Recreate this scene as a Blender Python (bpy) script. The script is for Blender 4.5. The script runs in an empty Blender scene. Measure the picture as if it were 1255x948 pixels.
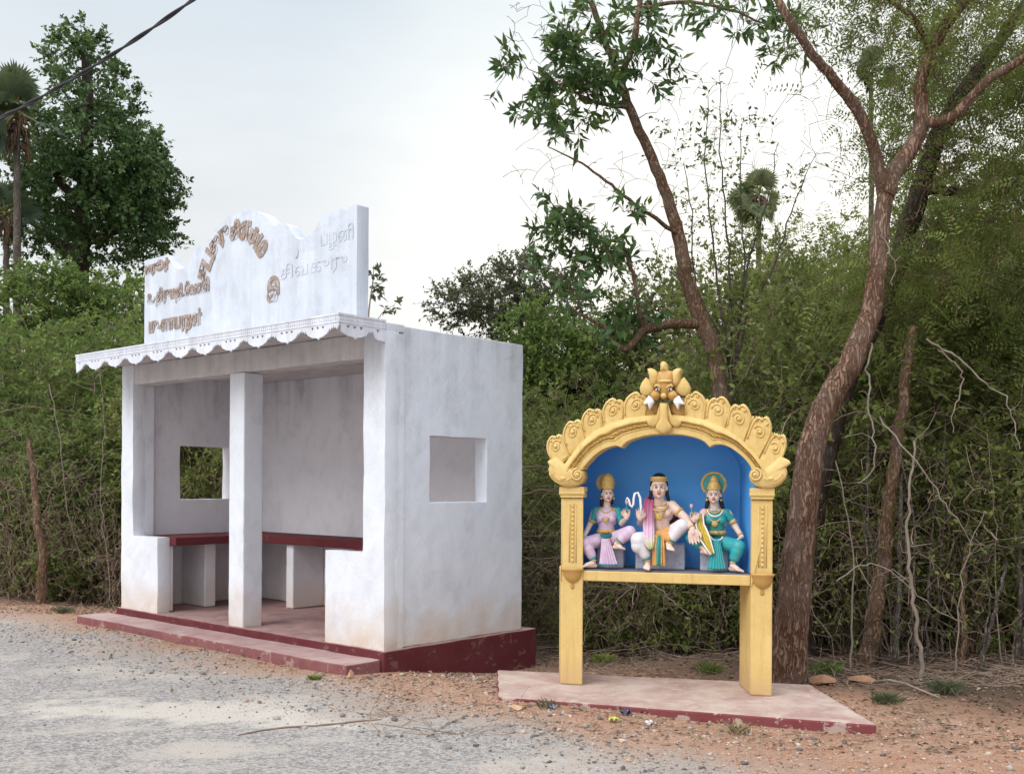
import bpy, bmesh, math, random
import numpy as np
from mathutils import Vector, Matrix, Euler

R = math.radians
SC = bpy.context.scene
COL = SC.collection
rng = np.random.default_rng(7)
random.seed(7)

# ------------------------------------------------------------------ camera numbers
F, CYO, ROLL, CAMZ = 1278.85, 117.08, 0.0056, 1.58
YAW = -0.7234
CB, SB = math.cos(YAW), math.sin(YAW)
OB = Vector((-1.053, 8.636, 0.18))              # front right corner of the shelter, on its plinth


def ray(px, py):
    """direction of a picture point (1255 x 948), forward component about 1"""
    a, b = (px - 627.5) / F, (474 + CYO - py) / F
    cr, sr = math.cos(ROLL), math.sin(ROLL)
    return Vector((a * cr - b * sr, 1.0, a * sr + b * cr))


def at(px, py, Y):
    d = ray(px, py)
    return Vector((d.x * Y, Y, CAMZ + d.z * Y))


def on_ground(px, py, z=0.0):
    d = ray(px, py)
    t = (z - CAMZ) / d.z
    return Vector((d.x * t, t, z))


def to_b(x, y):
    dx, dy = x - OB.x, y - OB.y
    return CB * dx + SB * dy, -SB * dx + CB * dy


# ------------------------------------------------------------------ objects
def tag(o, label=None, cat=None, group=None, kind=None):
    if label: o['label'] = label
    if cat: o['category'] = cat
    if group: o['group'] = group
    if kind: o['kind'] = kind
    return o


def empty(name, loc=(0, 0, 0), rz=0.0, label=None, cat=None, group=None):
    o = bpy.data.objects.new(name, None)
    o.empty_display_size = 0.1
    COL.objects.link(o)
    o.location = loc
    o.rotation_euler = (0, 0, rz)
    return tag(o, label, cat, group)


def link_mesh(name, me, mat=None, parent=None, smooth=False, bevel=0.0):
    o = bpy.data.objects.new(name, me)
    COL.objects.link(o)
    if mat is not None:
        me.materials.clear()
        for m in (mat if isinstance(mat, (list, tuple)) else [mat]):
            me.materials.append(m)
    if parent is not None: o.parent = parent
    if smooth and len(me.polygons):
        me.polygons.foreach_set('use_smooth', np.ones(len(me.polygons), bool))
    if bevel:
        b = o.modifiers.new('b', 'BEVEL'); b.width = bevel; b.segments = 2
        b.limit_method = 'ANGLE'; b.angle_limit = R(40)
    return o


def mesh_np(name, V, Fq, attr=None, mi=None):
    """fast mesh from numpy: V (n,3), Fq (m,k)"""
    me = bpy.data.meshes.new(name)
    V = np.asarray(V, np.float32); Fq = np.asarray(Fq, np.int32)
    m, k = Fq.shape
    me.vertices.add(len(V)); me.vertices.foreach_set('co', V.ravel())
    me.loops.add(m * k); me.loops.foreach_set('vertex_index', Fq.ravel())
    me.polygons.add(m)
    me.polygons.foreach_set('loop_start', np.arange(0, m * k, k, dtype=np.int32))
    me.polygons.foreach_set('loop_total', np.full(m, k, np.int32))
    if mi is not None: me.polygons.foreach_set('material_index', np.asarray(mi, np.int32))
    if attr is not None:
        a = me.attributes.new('v', 'FLOAT', 'FACE'); a.data.foreach_set('value', np.asarray(attr, np.float32))
    me.update(calc_edges=True)
    return me


class MB:
    """collects shapes into one mesh"""
    def __init__(s): s.v = []; s.f = []; s.x = None

    def add(s, vs, fs):
        n = len(s.v)
        s.v += [tuple(s.x(*v)) if s.x else tuple(v) for v in vs]
        s.f += [tuple(i + n for i in f) for f in fs]
        return s

    def box(s, x0, x1, y0, y1, z0, z1):
        v = [(x0, y0, z0), (x1, y0, z0), (x1, y1, z0), (x0, y1, z0), (x0, y0, z1), (x1, y0, z1), (x1, y1, z1), (x0, y1, z1)]
        return s.add(v, [(0, 3, 2, 1), (4, 5, 6, 7), (0, 1, 5, 4), (1, 2, 6, 5), (2, 3, 7, 6), (3, 0, 4, 7)])

    def rough(s, x0, x1, y0, y1, z0, z1, d=0.12, amp=0.004, seed=0):
        """a box with slightly uneven faces and edges"""
        bm = bmesh.new(); bmesh.ops.create_cube(bm, size=1)
        for v in bm.verts: v.co = Vector((x0 + (x1 - x0) * (v.co.x + .5), y0 + (y1 - y0) * (v.co.y + .5), z0 + (z1 - z0) * (v.co.z + .5)))
        for ax, L in ((0, x1 - x0), (1, y1 - y0), (2, z1 - z0)):
            k = min(60, int(L / d))
            if k < 1: continue
            es = [e for e in bm.edges if abs((e.verts[0].co - e.verts[1].co)[ax]) > 1e-6 and all(abs((e.verts[0].co - e.verts[1].co)[a]) < 1e-6 for a in range(3) if a != ax)]
            bmesh.ops.subdivide_edges(bm, edges=es, cuts=k, use_grid_fill=True)
        bm.verts.ensure_lookup_table()
        f1 = lambda p, q: math.sin(p.x * 9.1 + q) * math.sin(p.y * 11.3 + q * 1.7) + math.sin(p.z * 7.7 + q * 2.3 + p.x * 5) * 0.8 + 0.5 * math.sin(p.x * 31 + p.z * 27 + q * 3) + 0.5 * math.sin(p.y * 33 - p.z * 23 + q)
        for v in bm.verts:
            p = v.co.copy(); v.co = p + Vector((f1(p, seed + 0.3), f1(p, seed + 1.9), f1(p, seed + 4.1))) * amp * 0.5
        vs = [tuple(v.co) for v in bm.verts]; bm.verts.index_update(); fs = [tuple(v.index for v in f.verts) for f in bm.faces]; bm.free()
        return s.add(vs, fs)

    def tube(s, pts, rad, n=8, cap=True, flat=1.0):
        pts = [Vector(p) for p in pts]
        if not isinstance(rad, (list, tuple)): rad = [rad] * len(pts)
        vs, fs = [], []
        up = Vector((0.13, 0.21, 1)).normalized()
        prev = None
        for i, p in enumerate(pts):
            t = (pts[min(i + 1, len(pts) - 1)] - pts[max(i - 1, 0)])
            t = t.normalized() if t.length > 1e-9 else Vector((0, 0, 1))
            if prev is None:
                a = t.cross(up)
                if a.length < 1e-3: a = t.cross(Vector((1, 0, 0)))
            else:
                a = prev - t * prev.dot(t)
            a.normalize(); prev = a
            b = t.cross(a)
            for k in range(n):
                w = 2 * math.pi * k / n
                vs.append(p + (a * math.cos(w) + b * math.sin(w) * flat) * rad[i])
        for i in range(len(pts) - 1):
            for k in range(n):
                k2 = (k + 1) % n
                fs.append((i * n + k, i * n + k2, (i + 1) * n + k2, (i + 1) * n + k))
        if cap:
            fs.append(tuple(range(n - 1, -1, -1))); m = (len(pts) - 1) * n
            fs.append(tuple(m + k for k in range(n)))
        return s.add(vs, fs)

    def lathe(s, prof, c=(0, 0, 0), n=20, sx=1, sy=1):
        vs, fs = [], []
        for r, z in prof:
            for k in range(n):
                w = 2 * math.pi * k / n
                vs.append((c[0] + r * math.cos(w) * sx, c[1] + r * math.sin(w) * sy, c[2] + z))
        for i in range(len(prof) - 1):
            for k in range(n):
                k2 = (k + 1) % n
                fs.append((i * n + k, i * n + k2, (i + 1) * n + k2, (i + 1) * n + k))
        return s.add(vs, fs)

    def ball(s, c, r, nu=12, nv=8):
        if not isinstance(r, (list, tuple)): r = (r, r, r)
        vs = [(c[0], c[1], c[2] - r[2])]; fs = []
        for j in range(1, nv):
            ph = -math.pi / 2 + math.pi * j / nv
            for i in range(nu):
                w = 2 * math.pi * i / nu
                vs.append((c[0] + r[0] * math.cos(ph) * math.cos(w), c[1] + r[1] * math.cos(ph) * math.sin(w), c[2] + r[2] * math.sin(ph)))
        vs.append((c[0], c[1], c[2] + r[2])); top = len(vs) - 1
        for i in range(nu):
            i2 = (i + 1) % nu
            fs.append((0, 1 + i2, 1 + i))
            for j in range(nv - 2):
                a = 1 + j * nu
                fs.append((a + i, a + i2, a + nu + i2, a + nu + i))
            a = 1 + (nv - 2) * nu
            fs.append((a + i, a + i2, top))
        return s.add(vs, fs)

    def mesh(s, name):
        me = bpy.data.meshes.new(name)
        me.from_pydata(s.v, [], s.f); me.update()
        return me

    def build(s, name, mat, parent=None, smooth=False, bevel=0.0):
        return link_mesh(name, s.mesh(name), mat, parent, smooth, bevel)


def plate_mesh(name, outline, holes, thick, axis='y', off=0.0):
    """flat shape with real holes, given thickness; outline in (u, v). axis y: u->x, v->z, w->y ; axis x: u->y, v->z, w->x"""
    cu = bpy.data.curves.new(name, 'CURVE'); cu.dimensions = '2D'; cu.fill_mode = 'BOTH'; cu.extrude = thick / 2
    for pl in [outline] + list(holes):
        sp = cu.splines.new('POLY'); sp.points.add(len(pl) - 1); sp.use_cyclic_u = True
        for q, (a, b) in zip(sp.points, pl): q.co = (a, b, 0, 1)
    o = bpy.data.objects.new(name, cu); COL.objects.link(o)
    bpy.context.view_layer.update()
    me = bpy.data.meshes.new_from_object(o.evaluated_get(bpy.context.evaluated_depsgraph_get()))
    bpy.data.objects.remove(o); bpy.data.curves.remove(cu)
    n = len(me.vertices); co = np.empty(n * 3, np.float32); me.vertices.foreach_get('co', co); co = co.reshape(-1, 3)
    out = np.empty_like(co)
    if axis == 'y': out[:, 0], out[:, 1], out[:, 2] = co[:, 0], off + thick / 2 - co[:, 2], co[:, 1]
    else: out[:, 0], out[:, 1], out[:, 2] = off + thick / 2 + co[:, 2], co[:, 0], co[:, 1]
    me.vertices.foreach_set('co', out.ravel())
    bm = bmesh.new(); bm.from_mesh(me)
    bmesh.ops.remove_doubles(bm, verts=bm.verts, dist=1e-5)
    bmesh.ops.recalc_face_normals(bm, faces=bm.faces)
    bm.to_mesh(me); bm.free(); me.name = name
    return me


def uneven(me, d=0.16, amp=0.005):
    """cut a plate into a grid and let its faces and edges wander a little, like hand-laid plaster"""
    bm = bmesh.new(); bm.from_mesh(me)
    lo = [min(v.co[a] for v in bm.verts) for a in range(3)]; hi = [max(v.co[a] for v in bm.verts) for a in range(3)]
    for a in range(3):
        k = int((hi[a] - lo[a]) / d)
        for i in range(1, k + 1):
            co = Vector((0, 0, 0)); co[a] = lo[a] + (hi[a] - lo[a]) * i / (k + 1); no = Vector((0, 0, 0)); no[a] = 1
            bmesh.ops.bisect_plane(bm, geom=bm.verts[:] + bm.edges[:] + bm.faces[:], plane_co=co, plane_no=no, dist=1e-5)
    for v in bm.verts:
        p = v.co.copy()
        f = lambda q: math.sin(p.x * 5.3 + q + p.z * 2.1) * math.sin(p.y * 6.1 + p.z * 4.7 + q * 2) + 0.6 * math.sin(p.x * 13 + p.y * 17 + p.z * 11 + q * 3) + 0.4 * math.sin(p.z * 29 - p.x * 23 + p.y * 19 + q)
        v.co = p + Vector((f(0.4), f(2.2), f(4.9))) * amp * 0.5
    bm.to_mesh(me); bm.free(); return me


# ------------------------------------------------------------------ materials
class NT:
    def __init__(s, name):
        s.m = bpy.data.materials.new(name); s.m.use_nodes = True
        s.t = s.m.node_tree; s.t.nodes.clear()
        s.out = s.n('ShaderNodeOutputMaterial')

    def n(s, typ, **kw):
        nd = s.t.nodes.new(typ)
        for k, v in kw.items():
            if k.startswith('_'):
                setattr(nd, k[1:], v)
            else:
                key = k.replace('__', ' ')
                s.put(nd.inputs[key], v)
        return nd

    def put(s, sock, v):
        if isinstance(v, bpy.types.NodeSocket): s.t.links.new(v, sock)
        elif isinstance(v, bpy.types.Node): s.t.links.new(v.outputs[0], sock)
        else:
            if sock.type == 'RGBA' and len(v) == 3: v = (*v, 1)
            sock.default_value = v

    def coord(s, kind='Object'):
        return s.n('ShaderNodeTexCoord').outputs[kind]

    def scaled(s, co, sc):
        nd = s.n('ShaderNodeMapping'); s.put(nd.inputs['Vector'], co); nd.inputs['Scale'].default_value = sc
        return nd.outputs[0]

    def noise(s, co, scale, detail=6, rough=0.6, dist=0.0):
        nd = s.n('ShaderNodeTexNoise', Scale=scale, Detail=detail, Roughness=rough, Distortion=dist)
        s.put(nd.inputs['Vector'], co)
        return nd.outputs['Fac']

    def voro(s, co, scale, feature='F1', out='Distance'):
        nd = s.n('ShaderNodeTexVoronoi', _feature=feature, Scale=scale); s.put(nd.inputs['Vector'], co)
        return nd.outputs[out]

    def ramp(s, fac, stops, interp='LINEAR'):
        nd = s.n('ShaderNodeValToRGB'); s.put(nd.inputs['Fac'], fac)
        cr = nd.color_ramp; cr.interpolation = interp
        while len(cr.elements) < len(stops): cr.elements.new(0.5)
        for e, (p, c) in zip(cr.elements, stops):
            e.position = p
            if not isinstance(c, (tuple, list)): c = (c, c, c)
            e.color = (*c, 1) if len(c) == 3 else c
        return nd.outputs['Color']

    def mix(s, fac, a, b, mode='MIX'):
        nd = s.n('ShaderNodeMix', _data_type='RGBA', _blend_type=mode)
        s.put(nd.inputs[0], fac); s.put(nd.inputs[6], a); s.put(nd.inputs[7], b)
        return nd.outputs[2]

    def math(s, op, a, b=0.0, clamp=False):
        nd = s.n('ShaderNodeMath', _operation=op, _use_clamp=clamp); s.put(nd.inputs[0], a); s.put(nd.inputs[1], b)
        return nd.outputs[0]

    def mr(s, v, a, b, c=0.0, d=1.0):
        nd = s.n('ShaderNodeMapRange'); s.put(nd.inputs[0], v)
        for i, q in enumerate((a, b, c, d)): nd.inputs[1 + i].default_value = q
        return nd.outputs[0]

    def sep(s, co):
        nd = s.n('ShaderNodeSeparateXYZ'); s.put(nd.inputs[0], co); return nd.outputs

    def bump(s, h, strength=0.3, dist=0.01):
        nd = s.n('ShaderNodeBump', Strength=strength, Distance=dist); s.put(nd.inputs['Height'], h)
        return nd.outputs[0]

    def pbr(s, color, rough=0.8, normal=None, metal=0.0, spec=0.3, **kw):
        b = s.n('ShaderNodeBsdfPrincipled')
        s.put(b.inputs['Base Color'], color); s.put(b.inputs['Roughness'], rough); s.put(b.inputs['Metallic'], metal)
        s.put(b.inputs['Specular IOR Level'], spec)
        if normal is not None: s.put(b.inputs['Normal'], normal)
        s.t.links.new(b.outputs[0], s.out.inputs['Surface'])
        return s.m


def whitewash(name, base=(0.76, 0.775, 0.82), stain=0.5, foot=1.0, mould=0.5):
    """limewash over uneven plaster: cloudy patches, faint brush sweeps, grime, splashed foot"""
    t = NT(name); co = t.coord(); x, y, z = t.sep(co)
    cloud = t.noise(co, 1.5, 10, 0.7, 0.15); patch = t.noise(t.scaled(co, (1, 1, 0.7)), 4.2, 9, 0.72, 0.2)
    brush = t.noise(t.scaled(co, (7, 7, 1.1)), 1.0, 5, 0.6, 0.5); fine = t.noise(co, 34, 6, 0.7)
    drip = t.noise(t.scaled(co, (6, 6, 0.35)), 1.0, 5, 0.6, 0.3)
    c = t.mix(t.math('MULTIPLY', t.ramp(cloud, [(0.40, 0), (0.66, 1)]), 0.45 * stain), base, tuple(q * 0.72 for q in base))
    c = t.mix(t.math('MULTIPLY', t.ramp(patch, [(0.50, 0), (0.64, 1)]), 0.40 * stain), c, tuple(q * 0.62 for q in base))
    c = t.mix(t.math('MULTIPLY', t.ramp(brush, [(0.42, 0), (0.72, 1)]), 0.07 * stain), c, tuple(q * 0.66 for q in base))
    c = t.mix(t.math('MULTIPLY', t.ramp(fine, [(0.58, 0), (0.72, 1)]), 0.30 * stain), c, tuple(q * 0.5 for q in base))
    c = t.mix(t.math('MULTIPLY', t.ramp(t.noise(co, 2.6, 8, 0.7), [(0.56, 0), (0.70, 1)]), 0.35 * stain), c, (0.86, 0.87, 0.89))
    # rain grime from the top
    top = t.math('MULTIPLY', t.mr(t.math('ADD', z, t.mr(patch, 0.3, 0.7, -0.35, 0.35)), 1.9, 2.8), t.ramp(drip, [(0.40, 0.1), (0.66, 1.0)]))
    c = t.mix(t.math('MULTIPLY', top, 0.9 * mould), c, (0.30, 0.29, 0.31))
    ft = t.math('MULTIPLY', t.mr(t.math('ADD', z, t.mr(t.noise(co, 4.5, 5, 0.7), 0.3, 0.7, -0.2, 0.2)), 0.42, 0.0), t.mr(t.noise(co, 9, 4), 0.3, 0.6, 0.4, 1.0))
    c = t.mix(t.math('MULTIPLY', ft, 0.8 * foot), c, (0.60, 0.455, 0.31))
    h = t.math('ADD', t.math('MULTIPLY', t.noise(co, 7, 6, 0.6), 0.7), t.math('MULTIPLY', fine, 0.45))
    return t.pbr(c, 0.9, t.bump(h, 0.4, 0.014), spec=0.15)


def oxide(name, base, worn, wornf=0.5, dust=None, chip=0.0):
    t = NT(name); co = t.coord()
    n1 = t.noise(co, 3.2, 8, 0.7, 0.3); n2 = t.noise(co, 30, 5, 0.7)
    st = t.noise(t.scaled(co, (14, 14, 1.0)), 1.0, 5, 0.7)
    c = t.mix(t.math('MULTIPLY', t.ramp(n1, [(0.4, 0), (0.7, 1)]), wornf), base, worn)
    c = t.mix(t.math('MULTIPLY', t.ramp(st, [(0.66, 0), (0.72, 1)]), 0.45), c, (0.5, 0.42, 0.42))
    c = t.mix(t.math('MULTIPLY', t.ramp(n2, [(0.58, 0), (0.72, 1)]), 0.4), c, tuple(q * 0.5 for q in base))
    if chip:
        ch = t.ramp(t.noise(t.scaled(co, (1, 1, 1.6)), 6.5, 7, 0.68), [(0.57, 0), (0.60, 1)])
        c = t.mix(t.math('MULTIPLY', ch, chip), c, (0.46, 0.37, 0.32))
    if dust:
        nz = t.sep(t.n('ShaderNodeNewGeometry').outputs['True Normal'])[2]
        f = t.math('MULTIPLY', t.mr(nz, 0.6, 0.95), t.mr(t.noise(co, 2.6, 7, 0.7), 0.3, 0.62, 0.35, 1.0))
        c = t.mix(f, c, dust)
    return t.pbr(c, 0.8, t.bump(t.math('ADD', n1, t.math('MULTIPLY', n2, 0.4)), 0.35, 0.01), spec=0.25)


def paint(name, col, var=0.25, rough=0.55, scale=14, dark=None, bumpd=0.004, spec=0.35, dust=0.0):
    t = NT(name); co = t.coord()
    n1 = t.noise(co, scale, 6, 0.65); n2 = t.noise(co, scale * 6, 4, 0.6)
    d = dark or tuple(q * 0.6 for q in col)
    c = t.mix(t.math('MULTIPLY', t.ramp(n1, [(0.35, 0), (0.75, 1)]), var * 2), col, d)
    if dust:
        c = t.mix(t.math('MULTIPLY', t.ramp(t.noise(co, 11, 8, 0.75), [(0.42, 0), (0.72, 1)]), dust), c, (0.40, 0.33, 0.28))
        c = t.mix(t.math('MULTIPLY', t.ramp(t.noise(co, 55, 4, 0.7), [(0.60, 0), (0.68, 1)]), dust), c, tuple(q * 0.35 for q in col))
    return t.pbr(c, rough, t.bump(t.math('ADD', n1, t.math('MULTIPLY', n2, 0.5)), 0.3, bumpd), spec=spec)


def weathered(name, col, dark, streak, rough=0.6, foot=True, scale=8):
    """old enamel on cement: chalky patches, rain streaks, grime, earth splashed on the foot"""
    t = NT(name); co = t.coord(); z = t.sep(co)[2]
    n1 = t.noise(co, scale, 9, 0.72); n2 = t.noise(co, scale * 7, 5, 0.65); n3 = t.noise(co, 2.2, 8, 0.7)
    c = t.mix(t.math('MULTIPLY', t.ramp(n1, [(0.36, 0), (0.70, 1)]), 0.55), col, dark)
    c = t.mix(t.math('MULTIPLY', t.ramp(n3, [(0.50, 0), (0.68, 1)]), 0.45), c, tuple(min(0.9, q * 1.12 + 0.05) for q in col))
    st = t.noise(t.scaled(co, (26, 26, 1.6)), 1.0, 6, 0.7)
    c = t.mix(t.math('MULTIPLY', t.ramp(st, [(0.53, 0), (0.70, 1)]), 0.42), c, streak)
    c = t.mix(t.math('MULTIPLY', t.ramp(n2, [(0.60, 0), (0.70, 1)]), 0.40), c, streak)
    if foot:
        f = t.mr(t.math('ADD', z, t.mr(n1, 0.3, 0.7, -0.10, 0.10)), 0.22, 0.0)
        c = t.mix(t.math('MULTIPLY', f, 0.55), c, (0.45, 0.27, 0.17))
    return t.pbr(c, rough, t.bump(t.math('ADD', n1, t.math('MULTIPLY', n2, 0.5)), 0.35, 0.006), spec=0.3)


def bark(name, c1, c2, scale=1.0, stretch=0.16):
    """furrowed bark: long plates split by dark cracks"""
    t = NT(name); co = t.coord('Object')
    wob = t.n('ShaderNodeTexNoise', Scale=5.0, Detail=3.0); t.put(wob.inputs['Vector'], co)
    ad = t.n('ShaderNodeVectorMath', _operation='MULTIPLY_ADD'); t.put(ad.inputs[0], wob.outputs['Color']); ad.inputs[1].default_value = (0.10, 0.10, 0.25); t.put(ad.inputs[2], co)
    sc = t.scaled(ad.outputs[0], (1, 1, stretch))
    n = t.noise(sc, 30 * scale, 7, 0.62, 0.2)
    rid = t.math('ABSOLUTE', t.math('SUBTRACT', n, 0.5))
    crack = t.ramp(rid, [(0.0, 0), (0.09, 1)])
    fine = t.noise(co, 70 * scale, 5, 0.7); n2 = t.noise(co, 3.0, 6, 0.65)
    h = t.math('ADD', t.math('MULTIPLY', crack, 0.8), t.math('MULTIPLY', fine, 0.4))
    c = t.mix(t.math('MULTIPLY', crack, t.mr(fine, 0.25, 0.7, 0.55, 1.0)), c2, c1)
    c = t.mix(t.math('MULTIPLY', t.ramp(n2, [(0.45, 0), (0.68, 1)]), 0.6), c, tuple(0.7 * a + 0.10 for a in c1))
    c = t.mix(t.math('MULTIPLY', t.ramp(t.noise(co, 1.3, 5, 0.6), [(0.5, 0), (0.62, 1)]), 0.5), c, tuple(0.55 * a for a in c1))
    return t.pbr(c, 0.92, t.bump(h, 0.9, 0.02), spec=0.12)


def leaf_mat(name, stops, trans=0.35, rough=0.6, spec=0.18):
    """per leaf colour from the attribute v"""
    t = NT(name)
    a = t.n('ShaderNodeAttribute', _attribute_name='v').outputs['Fac']
    c = t.ramp(a, stops)
    b = t.n('ShaderNodeBsdfPrincipled')
    t.put(b.inputs['Base Color'], c); b.inputs['Roughness'].default_value = rough
    b.inputs['Specular IOR Level'].default_value = spec
    tr = t.n('ShaderNodeBsdfTranslucent')
    t.put(tr.inputs['Color'], t.mix(0.45, c, (0.20, 0.225, 0.07), 'MIX'))
    mx = t.n('ShaderNodeMixShader'); mx.inputs[0].default_value = trans
    t.t.links.new(b.outputs[0], mx.inputs[1]); t.t.links.new(tr.outputs[0], mx.inputs[2])
    t.t.links.new(mx.outputs[0], t.out.inputs['Surface'])
    return t.m


# ------------------------------------------------------------------ camera, sky, sun
cd = bpy.data.cameras.new('camera'); cam = bpy.data.objects.new('camera', cd); COL.objects.link(cam)
cd.sensor_width = 36; cd.lens = F / 1255 * 36; cd.shift_y = CYO / 1255; cd.clip_end = 3000; cd.clip_start = 0.05
cr_, sr_ = math.cos(ROLL), math.sin(ROLL)
cam.matrix_world = Matrix(((cr_, -sr_, 0, 0), (0, 0, -1, 0), (sr_, cr_, 0, CAMZ), (0, 0, 0, 1)))
SC.camera = cam

SUN_AZ, SUN_EL = R(226), R(42)                  # soft light comes over the photographer's left shoulder
w = bpy.data.worlds.new('World'); SC.world = w; w.use_nodes = True
nt = w.node_tree; nt.nodes.clear()
wn = lambda typ: nt.nodes.new(typ)
out = wn('ShaderNodeOutputWorld'); bg = wn('ShaderNodeBackground')
sky = wn('ShaderNodeTexSky'); sky.sky_type = 'NISHITA'; sky.sun_disc = False
sky.sun_elevation = SUN_EL; sky.sun_rotation = SUN_AZ; sky.air_density = 1.0; sky.dust_density = 2.0
tc = wn('ShaderNodeTexCoord'); sp = wn('ShaderNodeSeparateXYZ'); nt.links.new(tc.outputs['Generated'], sp.inputs[0])
mp = wn('ShaderNodeMapping'); mp.inputs['Scale'].default_value = (1.2, 1.2, 4.5); nt.links.new(tc.outputs['Generated'], mp.inputs[0])
nz = wn('ShaderNodeTexNoise'); nz.inputs['Scale'].default_value = 1.8; nz.inputs['Detail'].default_value = 5
nz.inputs['Roughness'].default_value = 0.5; nt.links.new(mp.outputs[0], nz.inputs['Vector'])
# cloud sheet: brighter overhead, pale near the horizon
cl = wn('ShaderNodeValToRGB'); nt.links.new(sp.outputs[2], cl.inputs[0])
el = cl.color_ramp.elements
el[0].position = 0.0; el[0].color = (6.6, 6.5, 6.1, 1)
el[1].position = 0.9; el[1].color = (15.5, 16.2, 17.2, 1)
for p_, c_ in ((0.16, (6.6, 6.6, 6.45)), (0.28, (6.3, 6.5, 6.52)), (0.42, (5.45, 6.0, 6.4)), (0.6, (11.6, 12.4, 13.4))):
    e = el.new(p_); e.color = (*c_, 1)
br = wn('ShaderNodeMapRange'); nt.links.new(nz.outputs[0], br.inputs[0])
for i, q in enumerate((0.32, 0.68, 0.90, 1.06)): br.inputs[1 + i].default_value = q
mul = wn('ShaderNodeMix'); mul.data_type = 'RGBA'; mul.blend_type = 'MULTIPLY'; mul.inputs[0].default_value = 1
nt.links.new(cl.outputs[0], mul.inputs[6]); nt.links.new(br.outputs[0], mul.inputs[7])
# the sun's veiled glow low behind the trees on the right
dt = wn('ShaderNodeVectorMath'); dt.operation = 'DOT_PRODUCT'; nt.links.new(tc.outputs['Generated'], dt.inputs[0]); dt.inputs[1].default_value = Vector((0.28, 0.92, 0.27)).normalized()
gr = wn('ShaderNodeMapRange'); gr.interpolation_type = 'SMOOTHSTEP'; nt.links.new(dt.outputs['Value'], gr.inputs[0])
for i, q in enumerate((0.88, 1.0, 0.0, 1.0)): gr.inputs[1 + i].default_value = q
m2 = wn('ShaderNodeMix'); m2.data_type = 'RGBA'; m2.blend_type = 'MULTIPLY'; m2.inputs[0].default_value = 1
nt.links.new(mul.outputs[2], m2.inputs[6]); nt.links.new(gr.outputs[0], m2.inputs[0]); m2.inputs[7].default_value = (1.42, 1.33, 1.2, 1); mul = m2
mx = wn('ShaderNodeMix'); mx.data_type = 'RGBA'; mx.inputs[0].default_value = 0.88
nt.links.new(sky.outputs[0], mx.inputs[6]); nt.links.new(mul.outputs[2], mx.inputs[7])
nt.links.new(mx.outputs[2], bg.inputs['Color']); bg.inputs['Strength'].default_value = 0.1
nt.links.new(bg.outputs[0], out.inputs['Surface'])

sd = bpy.data.lights.new('sun', 'SUN'); sun = bpy.data.objects.new('sun', sd); COL.objects.link(sun)
sd.energy = 1.15; sd.angle = R(36); sd.color = (1.0, 0.965, 0.92)
# Nishita: rotation measured clockwise from +Y
sdir = Vector((math.sin(SUN_AZ) * math.cos(SUN_EL), math.cos(SUN_AZ) * math.cos(SUN_EL), math.sin(SUN_EL)))
sun.rotation_euler = sdir.to_track_quat('Z', 'Y').to_euler()
sun.location = sdir * 30

vs = SC.view_settings
SC.display_settings.display_device = 'sRGB'
vs.view_transform = 'Standard'; vs.look = 'None'; vs.exposure = 0.58; vs.gamma = 1.0; vs.use_curve_mapping = False
SC.cycles.max_bounces = 8; SC.cycles.diffuse_bounces = 4; SC.cycles.transmission_bounces = 4; SC.cycles.transparent_max_bounces = 8
# ================================================================== ground
def ground_z(x, y):
    x = np.asarray(x, float); y = np.asarray(y, float)
    xb = CB * (x - OB.x) + SB * (y - OB.y); yb = -SB * (x - OB.x) + CB * (y - OB.y)
    s = np.clip((yb + 1.1) / 3.2, 0, 1); s = s * s * (3 - 2 * s)
    drop = 0.24 - 0.17 * np.clip((xb - 0.3) / 1.2, 0, 1)      # beside the shelter the ground falls away behind
    z = 0.055 - s * drop
    amp = np.clip((yb + 1.0) / 1.0, 0, 1)
    z = z + amp * (0.012 * np.sin(x * 2.3 + y * 1.1) + 0.010 * np.sin(y * 3.7 - x * 1.3 + 1) + 0.007 * np.sin(x * 6.1 + 0.5) * np.sin(y * 5.3))
    z = z + 0.006 * np.sin(x * 1.1 + 2) * np.sin(y * 1.7)
    return z


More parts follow.
